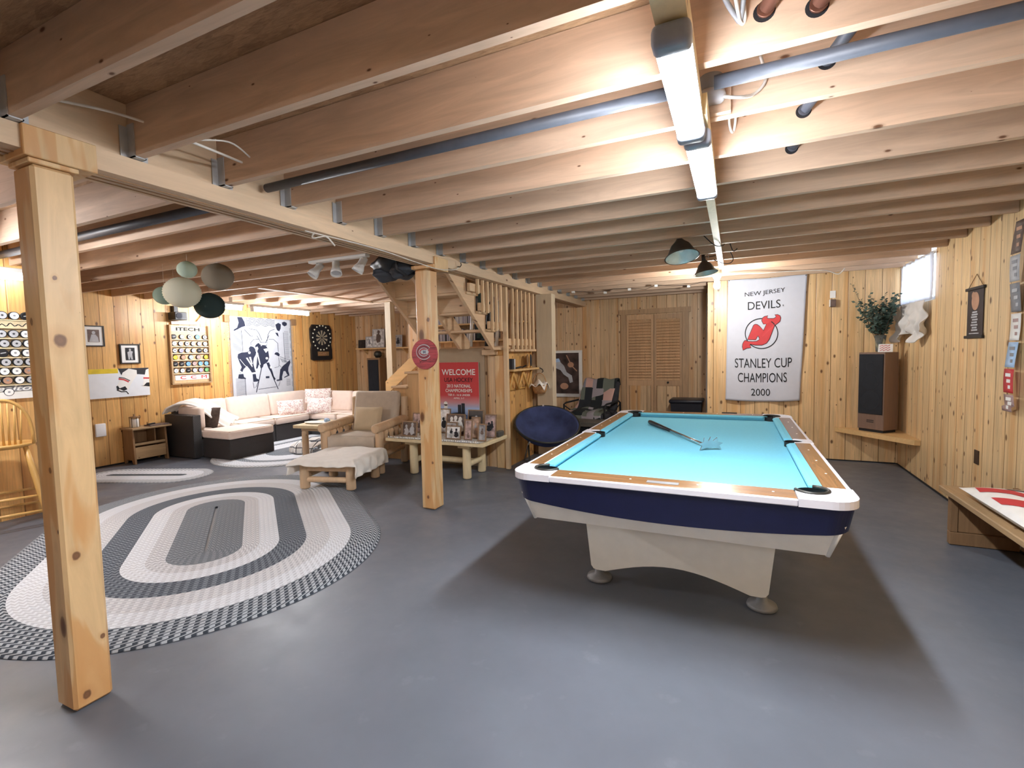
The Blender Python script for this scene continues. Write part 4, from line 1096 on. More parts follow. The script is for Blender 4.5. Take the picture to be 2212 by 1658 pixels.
pa = R('patio_chair', 'black metal patio armchair covered with a patchwork plaid throw, far corner', 'chair', (-2.14, 7.75, 0), -.18)
for sx in (-1, 1):
    P('arm_frame', MB().tube([(sx*.36, -.30, .006), (sx*.36, -.30, .60), (sx*.36, -.22, .62), (sx*.36, .25, .63), (sx*.36, .32, .60), (sx*.36, .32, .006)], .016, 8), M['blackm'], pa)
    P('cross_brace', MB().tube([(sx*.36, -.29, .30), (sx*.36, .31, .58)], .010, 6), M['blackm'], pa)
    P('cross_brace', MB().tube([(sx*.36, -.29, .58), (sx*.36, .31, .30)], .010, 6), M['blackm'], pa)
P('seat_cushion', MB().box(-.34, .34, -.32, .28, .36, .47, .04, 3), M['dkfab'], pa)
P('back_cushion', MB().box(-.33, .33, -.06, .06, 0, .52, .05, 3, m=Matrix.Translation((0, .24, .45)) @ Matrix.Rotation(-.3, 4, 'X')), M['dkfab'], pa)
pm = Matrix.Translation((-2.14, 7.75, 0)) @ Matrix.Rotation(-.18, 4, 'Z')
def thr(u, v):
    pth = [(.50, .86), (.40, .985), (.30, .98), (.22, .80), (.12, .56), (.0, .50), (-.2, .495), (-.36, .48), (-.40, .38), (-.41, .33)]
    x = v*(len(pth)-1); i = min(int(x), len(pth)-2); f_ = x-i
    y = pth[i][0]*(1-f_)+pth[i+1][0]*f_; z = pth[i][1]*(1-f_)+pth[i+1][1]*f_
    return pm @ Vector(((u-.5)*.60+.03*math.sin(v*9), y, z+.012*math.sin(u*14+v*5)))
T('plaid_throw', MB().grid(thr, 22, 30), M['plaid'], 'grey and black patchwork plaid throw over the patio armchair', 'blanket', solid=.022, sub=1)
lb2 = R('stone_topped_bench', 'low dark bench between the saucer chair and the patio armchair', 'bench', (-1.95, 7.15, 0), world=True)
P('top', MB().box(-2.36, -1.45, 6.95, 7.35, .33, .40, .006), M['benchgrey'], lb2)
P('body', MB().box(-2.30, -1.51, 7.0, 7.30, .004, .329, .006), M['blackm'], lb2)
tb = R('storage_tub', 'dark navy lidded tub standing before the louvred door', 'tub', (-.70, 8.25, 0), world=True)
P('body', MB().add([(-.90, 8.06, .004), (-.50, 8.06, .004), (-.50, 8.42, .004), (-.90, 8.42, .004), (-.93, 8.03, .60), (-.47, 8.03, .60), (-.47, 8.45, .60), (-.93, 8.45, .60)], [(3, 2, 1, 0), (4, 5, 6, 7), (0, 1, 5, 4), (1, 2, 6, 5), (2, 3, 7, 6), (3, 0, 4, 7)]), M['tubnavy'], tb)
P('lid', MB().box(-.955, -.445, 8.005, 8.475, .601, .66, .02, 2), M['tubnavy'], tb)
T('drain_pipe', MB().cyl((-.40, 8.5, .006), (-.40, 8.5, 2.36), .03, seg=12), M['white'], 'white vertical pipe beside the dark doorway edge near the banner', 'pipe')

fp = R('framed_hockey_picture', 'large white-framed picture of a dark hockey player behind the saucer chair', 'picture', (-2.95, 8.6, .64), world=True)
PP = frame((-2.95, 8.60, 0), (1, 0, 0), (0, 0, 1))
s = MB()
for a in ((-.40, .40, 1.44, 1.485), (-.40, .40, .62, .68), (-.40, -.355, .68, 1.44), (.34, .40, .68, 1.44)): s.prism([(a[0], a[2]), (a[1], a[2]), (a[1], a[3]), (a[0], a[3])], PP, -.012, .018)
P('border', s, M['white'], fp)
P('print', MB().rect(-.36, .345, .675, 1.445, PP, .003), plain('mottled_dark_picture', '#4c3f3c', .3, var=.6, ns=6), fp, fix=False)
s = MB(); s.poly([(-.2, 1.25), (-.05, 1.30), (.05, 1.20), (.10, 1.08), (.2, 1.02), (.22, .90), (.16, .88), (.13, .98), (.04, 1.04), (-.02, 1.12), (-.16, 1.18)], PP, .005)
P('jersey_print', s, M['ltgrey'], fp, fix=False)
s = MB(); s.ell(.18, 1.22, .06, .05, PP, .005); s.ell(.05, .82, .08, .06, PP, .005); s.stroke([(.1, 1.4), (.2, 1.2), (.3, 1.1)], .02, PP, .006)
P('glow_print', s, M['skin'], fp, fix=False)
s = MB(); s.poly([(-.25, 1.32), (-.05, 1.34), (-.02, 1.28), (-.2, 1.26)], PP, .006)
P('sleeve_print', s, M['bluel'], fp, fix=False)

# corner shelf, loudspeaker, vase
T('corner_shelf', MB().prism([(1.165, 7.255), (1.812, 7.255), (1.812, 6.46), (1.76, 6.46)], XY, .37, .425), M['shelfw'], 'pale corner shelf under the big walnut loudspeaker', 'shelf')
sk = R('loudspeaker', 'tall walnut loudspeaker with charcoal cloth front on the corner shelf', 'speaker', (1.59, 7.10, .426), 0, world=True)
m = Matrix.Translation((1.575, 6.855, .426)) @ Matrix.Rotation(-.803, 4, 'Z')
P('cabinet', MB().box(-.30, 0, 0, .235, .03, .945, .004, m=m), M['cabinetw'], sk)
P('plinth', MB().box(-.29, -.01, .012, .225, 0, .0295, m=m), M['blackm'], sk)
gr_ = P('grille', MB().box(-.288, -.012, -.013, -.001, .215, .925, .004, m=m), M['grille'], sk)
P('badge', MB().box(-.19, -.11, -.004, -.0005, .135, .142, m=m).box(-.19, -.11, -.004, -.0005, .115, .122, m=m), M['blackm'], sk)
s = MB()
for z, r in ((.78, .05), (.60, .09), (.38, .11)): s.tube([m @ Vector((-.15+r*math.cos(t*PI/12), -.014, z+r*math.sin(t*PI/12))) for t in range(24)], .002, 6, closed=True)
P('driver_ring', s, M['dkfab'], gr_)
TZ = 1.373
va = R('glass_vase', 'clear glass vase holding dusty green eucalyptus on the loudspeaker', 'vase', (1.565, 7.03, TZ), world=True)
P('glass_body', MB().lathe([(.035, TZ+.002), (.045, TZ+.01), (.05, TZ+.12), (.06, TZ+.20), (.057, TZ+.20), (.046, TZ+.12), (.04, TZ+.016), (0, TZ+.014)], (1.565, 7.03, 0), 24), M['glass'], va)
bq = R('eucalyptus_bunch', 'bunch of dusty green eucalyptus branches standing in the glass vase', 'branches', (1.565, 7.03, TZ+.03), world=True)
st_ = MB(); lf = MB(); rg = random.Random(5)
for k in range(34):
    a = rg.uniform(0, 2*PI); sp = rg.uniform(.05, .27); hh = rg.uniform(.22, .5)
    ex, ey = sp*math.cos(a), sp*math.sin(a)*.8
    if k == 0: ex, ey, hh = -.30, -.02, .62
    if k == 1: ex, ey, hh = -.25, 0, .40
    if k == 2: ex, ey, hh = .14, -.22, .45
    ex = min(ex, .11); ey = min(ey, .08)
    pts = [Vector((1.565, 7.03, TZ+.02)), Vector((1.565+ex*.25, 7.03+ey*.25, TZ+.22)), Vector((1.565+ex*.65, 7.03+ey*.65, TZ+.22+hh*.55)), Vector((1.565+ex, 7.03+ey, TZ+.2+hh))]
    st_.tube(pts, [.003, .003, .002, .001], 5)
    for j in range(30):
        f_ = .34+.66*j/29; x = f_*3; i = min(int(x), 2); c_ = pts[i].lerp(pts[i+1], x-i)
        t = rg.uniform(0, 2*PI); d_ = Vector((math.cos(t), math.sin(t), rg.uniform(-.2, .6))).normalized(); q = d_.orthogonal().normalized()
        l = rg.uniform(.03, .056); w_ = l*.42
        if k == 0: l *= .5; w_ *= .5
        lf.add([c_, c_+d_*l*.5+q*w_, c_+d_*l, c_+d_*l*.5-q*w_], [(0, 1, 2, 3)], True)
P('stems', st_, M['stem'], bq); P('leaves', lf, M['leafd'], bq, fix=False, kind='stuff')
cd = R('paper_card', 'small white card with red writing leaning on the glass vase', 'card', (1.60, 6.96, TZ), world=True)
CF = frame((1.585, 6.90, TZ+.001), (.98, -.14, 0), (.02, .25, .97))
P('sheet', MB().prism([(-.07, 0), (.07, 0), (.075, .095), (-.06, .095)], CF, -.002, 0), M['paper'], cd)
s = MB()
for k in range(3): s.stroke([(-.05+.012*i, .075-.026*k+.008*((i*7+k*3) % 3-1)) for i in range(9)], .006, CF, .002)
P('writing', s, M['red'], cd, fix=False)

# bench with folded jersey
bn = R('wooden_bench', 'dark wooden bench seat along the pine wall beside the pool table', 'bench', (1.6, 3.3, 0), world=True)
P('seat_board', MB().box(1.375, 1.80, 2.2, 4.50, .375, .415, .006), M['oldtop'], bn)
for y in (4.42, 2.35):
    P('end_panel', MB().box(1.435, 1.79, y, y+.03, .10, .374), M['oldwood'], bn)
    P('end_frame', MB().box(1.42, 1.80, y-.012, y+.04, .004, .095, .004).box(1.42, 1.465, y-.012, y+.04, .096, .374, .004).box(1.76, 1.80, y-.012, y+.04, .096, .374, .004).box(1.466, 1.759, y-.012, y+.04, .33, .374, .004), M['oldwood'], bn)
P('back_ledge', MB().box(1.78, 1.806, 2.2, 4.49, .416, .432), M['oldwood'], bn)
jm = Matrix.Translation((1.575, 3.66, .478)) @ Matrix.Rotation(PI/2, 4, 'Z')
jc = R('jersey_cushion', 'white and red jersey-covered cushion lying on the wooden bench', 'cushion', (1.585, 3.72, .416), world=True)
P('cover', MB().pillow(1.05, .38, .12, m=jm, n=22), M['throw'], jc)
def onp(x, y, h=0):
    u = x/.525; v = y/.19; q = max(0, (1-abs(u)**2.6)*(1-abs(v)**2.6))**.55
    return jm @ Vector((x, y, .06*q+.003+h))
def patch(q, n_=10):
    def fn(u, v):
        x = (q[0][0]*(1-u)+q[1][0]*u)*(1-v)+(q[3][0]*(1-u)+q[2][0]*u)*v
        y = (q[0][1]*(1-u)+q[1][1]*u)*(1-v)+(q[3][1]*(1-u)+q[2][1]*u)*v
        return onp(x, y)
    return MB().grid(fn, n_, n_)
for q in ([(.43, .14), (.30, .16), (.20, .05), (.31, .0)], [(.31, .0), (.20, .05), (-.04, -.05), (.0, -.09)], [(.16, .158), (.02, .162), (-.12, .08), (.0, .02)], [(.0, .02), (-.12, .08), (-.44, .07), (-.42, -.01)]):
    P('red_stripe', patch(q), M['red'], jc, fix=False)
s = patch([(.38, .02), (.32, .0), (.28, -.10), (.34, -.10)])
P('crest_print', s, M['sepia'], jc, fix=False)
# ------------------------------------------------------------------ banner on the back wall
bnr = R('hanging_banner', 'white cloth championship banner with black lettering and a red emblem', 'banner', (.36, 7.2, .75), world=True)
def bpos(u, v):
    """u across 0..1, v up 0..1 of the hanging cloth"""
    xl = -.112+(.024)*v; xr = .772+.06*v
    z = (.752+.008*u)+(1.642-.012*u)*v - (.025*math.sin(PI*u) if v > .97 else .025*math.sin(PI*u)*v**6) - .02*math.sin(PI*u)*(1-v)
    w_ = .010*math.sin(u*9+v*2.2)*(1.1-v)+.017*math.sin((u*1.4+v)*7)*(1-v)*u+.004*math.sin(v*30+u*4)*(v*.6)
    return Vector((xl+(xr-xl)*u, 7.225-w_, z))
bcl = P('cloth', MB().grid(lambda u, v: bpos(u, v), 40, 60), plain('white_banner_cloth', '#cbcfdb', .9, var=.02), bnr, solid=.002)
def BZ(zx, zy, h=.0):
    vv = 1-(zy-200-(zx-160)*-.03)/1290; L0 = 160-(1-vv)*27; R0 = 993-(1-vv)*78
    p = bpos((zx-L0)/(R0-L0), max(0, min(1, vv)))
    return p+Vector((0, -.004-h, 0))
bq_ = lambda x, y, h=0: BZ(x, y, h)
def btxt(s_, cx_, cy_, w_, h_, sk=-.03):
    txt('lettering', s_, M['ink'], bcl, lambda x, y, h=0: BZ(x, cy_-(y)+sk*(x-cx_), .002), cx_, 0, w_, h_, 0, cuts=3)
btxt('NEW JERSEY', 557, 350, 425, 58, -.10); btxt('DEVILS', 550, 475, 344, 84, -.06); txt('mark', 'R', M['ink'], bcl, lambda x, y, h=0: BZ(x, 487-y, .001), 752, 0, 16, 18, 0)
btxt('STANLEY CUP', 537, 1078, 600, 98); btxt('CHAMPIONS', 527, 1230, 515, 98); btxt('2000', 513, 1382, 200, 72)
nj = [(375,835),(408,762),(440,688),(455,678),(475,679),(500,695),(545,742),(578,675),(545,672),(528,640),(533,615),(555,598),(592,590),(578,605),(592,619),(650,620),(672,610),(678,596),(665,582),(690,580),(715,592),(723,615),(715,650),(690,668),(660,688),(632,760),(605,830),(575,870),(530,890),(450,890),(400,880),(400,898),(412,918),(365,925),(326,947),(320,915),(323,885),(335,860),(348,846),(380,856),(430,858),(470,854),(495,842),(505,828),(492,796),(480,800),(462,835)]
P('emblem_ring', MB().stroke([(522+172*math.cos(t*PI/24), 772+155*math.sin(t*PI/24)) for t in range(48)], 10, bq_, .001, closed=True), M['ink'], bcl, fix=False)
P('emblem_outline', MB().stroke(nj, 11, bq_, .0015, closed=True), M['ink'], bcl, fix=False)
P('emblem', MB().poly(nj, bq_, .002), M['red'], bcl, fix=False)
g_ = MB()
for u, v in ((.015, .985), (.985, .985)):
    p = bpos(u, v); g_.cyl(p+Vector((0, -.002, 0)), p+Vector((0, -.006, 0)), .006, seg=10)
P('grommet', g_, M['steeld'], bnr)

# small paper notes by the banner
nt = MB(); nt.box(1.085, 1.145, 7.25, 7.256, 2.06, 2.15); T('wall_note', nt, M['paper'], 'small white paper note pinned high on the back wall beside the banner', 'note')
nb = R('picture_ornament', 'little dark picture cube hanging under the paper note', 'ornament', (1.12, 7.23, 1.95), world=True)
P('cube', MB().box(1.085, 1.145, 7.21, 7.256, 1.95, 2.04, .003), M['sepia'], nb)
P('white_side', MB().box(1.079, 1.0848, 7.21, 7.256, 1.95, 2.04), M['paper'], nb)

# ------------------------------------------------------------------ right wall pieces
sc = R('hanging_scroll', 'narrow dark print scroll with black bars hanging on the pine wall', 'wall scroll', (1.80, 5.27, 1.5), world=True)
P('print', MB().prism([(-5.41, 1.51), (-5.12, 1.51), (-5.12, 1.90), (-5.41, 1.90)], RIGHT, .006, .009), plain('dark_purple_print', '#2c2226', .5, var=.3), sc)
for z in (1.505, 1.905): P('bar', MB().box(1.795, 1.813, 5.10, 5.435, z-.012, z+.012, .003), M['black'], sc)
P('hanging_cord', MB().tube([(1.806, 5.40, 1.915), (1.810, 5.265, 2.02), (1.806, 5.13, 1.915)], .0025, 6), M['oldwood'], sc)
s = MB()
for i, z in enumerate((1.71, 1.69, 1.67, 1.648, 1.626, 1.604, 1.582, 1.562)): s.rect(-5.31-.01*(i % 3), -5.22+.012*(i % 2), z-.007, z+.006, RIGHT, .0105)
s.rect(-5.36, -5.18, 1.53, 1.538, RIGHT, .0105)
P('caption_print', s, M['ltgrey'], sc, fix=False)
P('emblem_print', MB().ell(-5.26, 1.80, .07, .075, RIGHT, .0105).ell(-5.30, 1.85, .03, .03, RIGHT, .011), M['skin'], sc, fix=False)
tk = R('hanging_ticket_strip', 'long curling strip of old ticket cards hanging at the edge of the pine wall', 'paper strip', (1.79, 4.62, .97), world=True)
seg = ['sepia', 'ltgrey', 'grey', 'paper', 'bluel', 'red', 'pink']
zs = [2.30, 2.06, 1.87, 1.66, 1.46, 1.27, 1.09, .955]
def stripx(z): return 1.812-.012-.02*(1+math.sin(z*7.0))
def stripy(z): return 4.575+.03*math.sin(z*5+.4)+(.05 if z < 1.0 else 0)
for i in range(7):
    a, b = zs[i]-.006, zs[i+1]+.006
    P('ticket', MB().grid(lambda u, v: Vector((stripx(a+(b-a)*v), stripy(a+(b-a)*v)-.13*u+.06, a+(b-a)*v)), 2, 8), M[seg[i]], tk, solid=.002)
    for k in range(3):
        zz = a+(b-a)*(.25+.25*k); f = MB(); f.box(stripx(zz)-.0035, stripx(zz)-.0025, stripy(zz)-.04, stripy(zz)+.03-.02*k, zz-.012, zz+.012)
        P('ticket_print', f, M[('skin', 'grey', 'ltgrey', 'pink', 'grey', 'paper', 'paper')[i]], tk)
T('wall_outlet', MB().box(1.806, 1.8145, 5.11, 5.185, .46, .575, .002), M['brownpl'], 'dark brown electrical outlet low on the pine wall', 'outlet')

# window curtain: bright upper part and a bunched lower end
cu = R('window_curtain', 'thin white curtain over the high window, its lower end bunched up', 'curtain', (1.78, 6.7, 1.42), world=True)
def cur(u, v):
    y = 7.21-1.04*u; z = 2.375-.47*v
    return Vector((1.785+.010*math.sin(u*44)+.006*math.sin(u*19+v*3), y, z))
P('panel', MB().grid(cur, 70, 14), M['curtain'], cu, solid=.002)
def low_(u, v):
    y = 7.215-.93*u-.03*v; drop = .42*(.86+.14*math.sin(u*9.5+.4))
    k = .25+.75*v
    x = 1.77-k*(.035+.03*math.sin(u*26+v*7)+.022*math.sin(u*11-v*13)+.018*math.sin(u*47+v*5))
    return Vector((x, y+.018*k*math.sin(v*9+u*8), 1.91-drop*v+.02*math.sin(u*17+v*4)*v))
P('gathered_end', MB().grid(low_, 80, 34), plain('bunched_curtain_cloth', '#d4d2cf', .95, var=.03), cu, solid=.006)
P('curtain_rod', MB().cyl((1.79, 6.15, 2.362), (1.79, 7.24, 2.362), .008, seg=8), M['white'], cu)

# ------------------------------------------------------------------ long left wall
def wall_pic(name, label, cat, y0, y1, z0, z1, bmat, depth, bw, matw=None):
    r = R(name, label, cat, (-7.94, (y0+y1)/2, z0), world=True)
    b = MB()
    for a in ((y0, y1, z0, z0+bw), (y0, y1, z1-bw, z1), (y0, y0+bw, z0+bw, z1-bw), (y1-bw, y1, z0+bw, z1-bw)):
        b.prism([(a[0], a[2]), (a[1], a[2]), (a[1], a[3]), (a[0], a[3])], LEFT, .001, depth)
    P('border', b, bmat, r)
    P('mat_board', MB().rect(y0+bw, y1-bw, z0+bw, z1-bw, LEFT, depth*.5), M['paper'], r, fix=False)
    return r
r = wall_pic('framed_picture', 'black-framed photo with a white mat, the higher of two on the wall', 'picture', 3.475, 3.72, 1.672, 1.955, M['blackframe'], .022, .014)
P('print', MB().rect(3.53, 3.665, 1.73, 1.90, LEFT, .013), M['sepia'], r, fix=False)
P('figure_print', MB().ell(3.60, 1.86, .02, .022, LEFT, .0135).poly([(3.545, 1.735), (3.655, 1.735), (3.645, 1.80), (3.62, 1.835), (3.575, 1.835)], LEFT, .0135), M['ltgrey'], r, fix=False)
r = wall_pic('framed_picture', 'black-framed photo of one pale figure, the lower one above the hockey canvas', 'picture', 3.89, 4.145, 1.425, 1.708, M['blackframe'], .028, .016)
P('print', MB().rect(3.96, 4.08, 1.475, 1.655, LEFT, .016), M['ink'], r, fix=False)
P('figure_print', MB().ell(4.02, 1.625, .014, .018, LEFT, .0165).poly([(3.995, 1.485), (4.01, 1.485), (4.02, 1.53), (4.03, 1.485), (4.05, 1.485), (4.045, 1.56), (4.055, 1.60), (4.02, 1.612), (3.985, 1.59)], LEFT, .0165), M['ltgrey'], r, fix=False)
cv = R('canvas_picture', 'wide canvas of hockey legs and skates on white ice', 'canvas', (-7.93, 3.88, .955), world=True)
P('canvas', MB().prism([(3.49, .955), (4.238, .955), (4.238, 1.36), (3.49, 1.36)], LEFT, .001, .03), plain('ice_white_print', '#e9eef4', .5, var=.02), cv)
P('yellow_band_print', MB().rect(3.49, 3.845, 1.295, 1.36, LEFT, .031), M['yellow'], cv, fix=False)
P('dark_corner_print', MB().poly([(3.845, 1.36), (4.238, 1.36), (4.238, 1.25), (4.1, 1.27), (3.88, 1.27)], LEFT, .031), M['dkfab'], cv, fix=False)
P('sock_print', MB().poly([(3.90, 1.30), (3.98, 1.355), (4.08, 1.33), (4.08, 1.26), (4.0, 1.14), (3.96, 1.06), (3.83, 1.05), (3.82, 1.12), (3.86, 1.2)], LEFT, .0315).poly([(4.17, 1.20), (4.20, 1.33), (4.238, 1.345), (4.238, 1.07), (4.14, 1.08)], LEFT, .0315), M['paper'], cv, fix=False)
P('red_stripe_print', MB().stroke([(3.845, 1.215), (3.91, 1.20), (3.97, 1.165)], .022, LEFT, .032).stroke([(4.16, 1.21), (4.238, 1.205)], .022, LEFT, .032), M['red'], cv, fix=False)
P('skate_print', MB().stroke([(3.85, 1.235), (3.92, 1.22), (3.985, 1.18)], .012, LEFT, .0322).poly([(3.81, 1.11), (3.83, 1.12), (3.85, 1.08), (3.92, 1.105), (3.945, 1.06), (3.90, 1.04), (3.85, 1.07), (3.82, 1.05)], LEFT, .0322).stroke([(3.815, 1.06), (3.87, 1.03), (3.93, 1.03), (3.955, .99)], .014, LEFT, .0322).poly([(4.12, 1.10), (4.16, 1.10), (4.20, 1.14), (4.238, 1.14), (4.238, 1.08), (4.18, 1.09)], LEFT, .0322), M['ink'], cv, fix=False)

# puck racks: a framed one by the tapestry and a long one behind the bar stool
PCOL = {'white': M['paper'], 'black': M['black'], 'grey': M['ltgrey'], 'blue': plain('puck_blue', '#6fa4e0', .5), 'yellow': M['yellow'], 'pink': M['pink'], 'green': M['green'], 'tan': M['skin'], 'pale blue': M['bluel'], 'lilac': plain('puck_lilac', '#a7a3c0', .5)}
proto = {}
def puck(fr, a, z, col, label, group, r=.038):
    c = fr(a, z, .018)
    if col not in proto:
        t = R('hockey_puck', label, 'hockey puck', c, group=group)
        P('rubber', MB().lathe([(.0, -.0125), (r-.002, -.0125), (r, -.010), (r, .010), (r-.002, .0125), (0, .0125)], (0, 0, 0), 20, m=Matrix.Rotation(PI/2, 4, 'Y')), M['blackm'], t)
        f = lambda x, y, h=0: Vector((.0129+h, x, y))
        P('face_print', MB().ell(0, 0, r*.84, r*.84, f, 0, 20), PCOL[col], t, fix=False)
        if col not in ('black',):
            P('crest_print', MB().ell(0, .001, r*.26, r*.22, f, .0004, 10), M['grey'] if col != 'grey' else M['dkfab'], t, fix=False)
        else:
            P('crest_print', MB().stroke([(-r*.5, -r*.08), (r*.5, r*.12)], r*.2, f, .0004), M['ltgrey'], t, fix=False)
        proto[col] = t; return t
    return dup(proto[col], c, label=label, group=group)
rk = R('framed_puck_rack', 'framed wooden rack of hockey pucks hanging between the canvas and the tapestry', 'puck rack', (-7.92, 4.87, 1.1), world=True)
P('back_board', MB().prism([(4.575, 1.10), (5.16, 1.10), (5.16, 2.0), (4.575, 2.0)], LEFT, .001, .006), wood('rack_board', '#cfae86', 'Z', .5, 0), rk)
s = MB()
for a in ((4.555, 4.58, 1.08, 2.01), (5.155, 5.18, 1.08, 2.01), (4.58, 5.155, 1.08, 1.10)): s.prism([(a[0], a[2]), (a[1], a[2]), (a[1], a[3]), (a[0], a[3])], LEFT, .001, .05)
P('border', s, M['oldtop'], rk)
rows = [(1.83, ['black', 'white', 'grey', 'blue', 'grey']), (1.722, ['white', 'white', 'grey', 'white', 'lilac', 'white']), (1.612, ['grey', 'lilac', 'white', 'white', 'black', 'grey']), (1.505, ['yellow', 'tan', 'pale blue', 'pink', 'yellow']), (1.40, ['black', 'black', 'blue', 'pink', 'blue', 'blue']), (1.295, ['white', 'white', 'black', 'white', 'lilac', 'green'])]
for ri, (z, cs) in enumerate(rows):
    P('shelf_ledge', MB().prism([(4.58, z-.052), (5.155, z-.052), (5.155, z-.0395), (4.58, z-.0395)], LEFT, .0062, .04), M['logp'], rk)
    for i, c_ in enumerate(cs):
        n_ = len(cs); a = 4.63+(5.11-4.63)*i/(n_-1)
        puck(LEFT, a, z, c_, '%s-faced puck, %s from the canvas side, %s row of the framed rack' % (c_, ORD[i], ORD[ri]), 'pucks in the framed rack')
P('sign_strip', MB().rect(4.60, 5.14, 1.915, 1.985, LEFT, .007), M['logp'], rk, fix=False)
txt('lettering', 'ITECH', M['ink'], rk, LEFT, 4.86, 1.95, .36, .05, .008, bold=.035)
P('sign_strip', MB().prism([(4.62, 1.145), (5.15, 1.145), (5.15, 1.225), (4.62, 1.225)], LEFT, .0062, .012), M['paper'], rk)
for c_, a in (('C', 4.74), ('C', 4.90), ('M', 5.07)): txt('lettering', c_, M['red'], rk, LEFT, a, 1.185, .085, .05, .013, bold=.02)

lk = R('long_puck_rack', 'long wooden rack of hockey pucks on the wall behind the bar stool', 'puck rack', (-6.12, 1.95, 1.13), world=True)
P('back_board', MB().prism([(1.45, 1.13), (2.37, 1.13), (2.37, 1.86), (1.45, 1.86)], NEARL, .001, .006), wood('rack_board_pale', '#d8bd93', 'Z', .5, 0), lk)
lrows = [(1.905, ['grey', 'white', 'black']), (1.735, ['grey', 'grey', 'white']), (1.645, ['grey', 'grey', 'white']), (1.557, ['black', 'white', 'white']), (1.472, ['grey', 'grey', 'grey']), (1.388, ['white', 'white', 'tan']), (1.303, ['tan', 'white', 'grey'])]
for ri, (z, cs) in enumerate(lrows):
    P('shelf_ledge', MB().prism([(1.45, z-.048), (2.37, z-.048), (2.37, z-.0385), (1.45, z-.0385)], NEARL, .0062, .04), M['logp'], lk)
    for i, c_ in enumerate(['white']+cs+['grey']):
        puck(NEARL, 2.005+.083*i-(.015 if ri % 2 else 0), z, c_, '%s-faced puck, %s along from the room edge, %s row of the long rack' % (c_, ORD[i], ORD[ri]), 'pucks in the long rack')
P('sign_strip', MB().prism([(1.45, 1.785), (2.37, 1.785), (2.37, 1.855), (1.45, 1.855)], NEARL, .0062, .03), M['logp'], lk)
P('script_print', MB().stroke([(1.9+.012*i, 1.818+.012*math.sin(i*1.35)+.006*math.sin(i*.7)) for i in range(36)], .008, NEARL, .031), M['ink'], lk, fix=False)
P('sign_strip', MB().prism([(1.45, 1.20), (2.37, 1.20), (2.37, 1.262), (1.45, 1.262)], NEARL, .0062, .02), M['grey'], lk)
txt('lettering', 'ealton', M['paper'], lk, NEARL, 2.16, 1.23, .30, .05, .021, bold=.02, shear=.3)
P('white_ledge', MB().prism([(1.45, 1.13), (2.37, 1.13), (2.37, 1.196), (1.45, 1.196)], NEARL, .0062, .03), M['white'], lk)
puck(NEARL, 2.09, 1.195, 'white', 'white-faced puck leaning alone on the white bottom ledge of the long rack', 'pucks in the long rack')

# woven tapestry
ty = R('hockey_tapestry', 'black and white woven tapestry of a hockey face-off hanging above the sofa', 'tapestry', (-7.93, 6.2, .76), world=True)
def TP(zx, zy, h=0.0):
    """drawing coordinates of the weave on the gently waving cloth"""
    u, v = (zx-45)/560, (zy-80)/812
    return LEFT(5.56+1.27*u, 2.205-1.445*v, .016+h)
P('cloth', MB().grid(lambda u, v: TP(45+u*560, 80+v*812), 40, 30), plain('woven_white_cotton', '#bcc1c9', .95, var=.03), ty, solid=.003)
inkb = MB()
def ip(*pts): inkb.poly(list(pts), TP, .003)
def isx(pts, w_=.010): inkb.stroke(pts, w_/.00225, TP, .003)
ip((95,480),(100,450),(130,435),(180,430),(198,415),(195,390),(210,372),(235,378),(250,400),(258,430),(252,460),(235,490),(225,540),(235,600),(245,640),(215,650),(190,600),(170,570),(140,600),(128,630),(108,640),(105,625),(125,580),(108,530))
ip((97,650),(135,648),(140,680),(155,690),(155,702),(90,690)); ip((215,655),(243,655),(248,700),(270,715),(270,732),(218,735))
ip((255,360),(280,338),(305,350),(300,380),(270,395),(250,380))
ip((270,400),(285,380),(320,362),(350,366),(365,395),(372,450),(375,490),(360,530),(345,545),(320,560),(310,590),(290,600),(285,570),(275,560),(262,600),(248,600),(255,560),(262,500),(268,450))
ip((345,545),(370,540),(385,590),(400,640),(410,690),(427,720),(415,730),(395,690),(380,640),(362,600))
ip((425,455),(440,435),(465,437),(478,460),(470,482),(445,465))
ip((515,575),(577,520),(582,550),(560,600),(555,640),(565,680),(545,685),(525,640),(507,640),(490,700),(490,725),(460,725),(465,690),(475,620))
ip((437,728),(490,722),(490,738),(432,740)); ip((510,705),(560,680),(568,690),(512,714))
ip((110,85),(150,85),(170,130),(175,170),(140,185),(110,205),(75,225),(78,210),(105,190),(120,140))
ip((450,140),(480,120),(505,135),(500,180),(485,210),(465,200),(455,170)); ip((515,115),(540,103),(565,115),(565,140),(540,155),(518,140)); ip((445,225),(470,228),(478,270),(460,255))
ip((333,685),(367,685),(367,706),(333,706))
isx([(300,590),(270,720),(240,845)], .017); isx([(385,640),(415,740),(446,830)], .017)
isx([(165,205),(215,268),(238,266)], .012); isx([(272,262),(305,335)]); isx([(385,255),(348,335)]); isx([(205,195),(270,205),(290,235),(315,310)]); isx([(440,190),(395,210),(375,250),(362,320)])
isx([(305,330),(365,330),(358,362),(312,362)]); isx([(215,360),(215,335),(240,305),(290,298)]); isx([(378,298),(425,298),(465,340),(465,430)])
isx([(260,815),(430,803)]); isx([(140,215),(143,430)], .009); isx([(148,700),(150,870)], .009); isx([(525,220),(528,540)], .009)
isx([(215,740),(222,800),(238,790),(262,735)], .009); isx([(440,745),(470,740),(462,770),(450,800)], .009)
isx([(465,490),(470,540),(462,590),(420,600)], .009); isx([(478,482),(540,510),(580,518)], .009); isx([(470,575),(490,600),(520,570)], .009)
for k in range(5): isx([(480+k*14, 498+k*6), (505+k*14, 545+k*2)], .009)
for k in range(5): isx([(180+i*11, 92+k*16+9*math.sin(i*.9)) for i in range(25)], .009)
for k in range(19): isx([(62, 190+k*13), (138, 193+k*13)], .006)
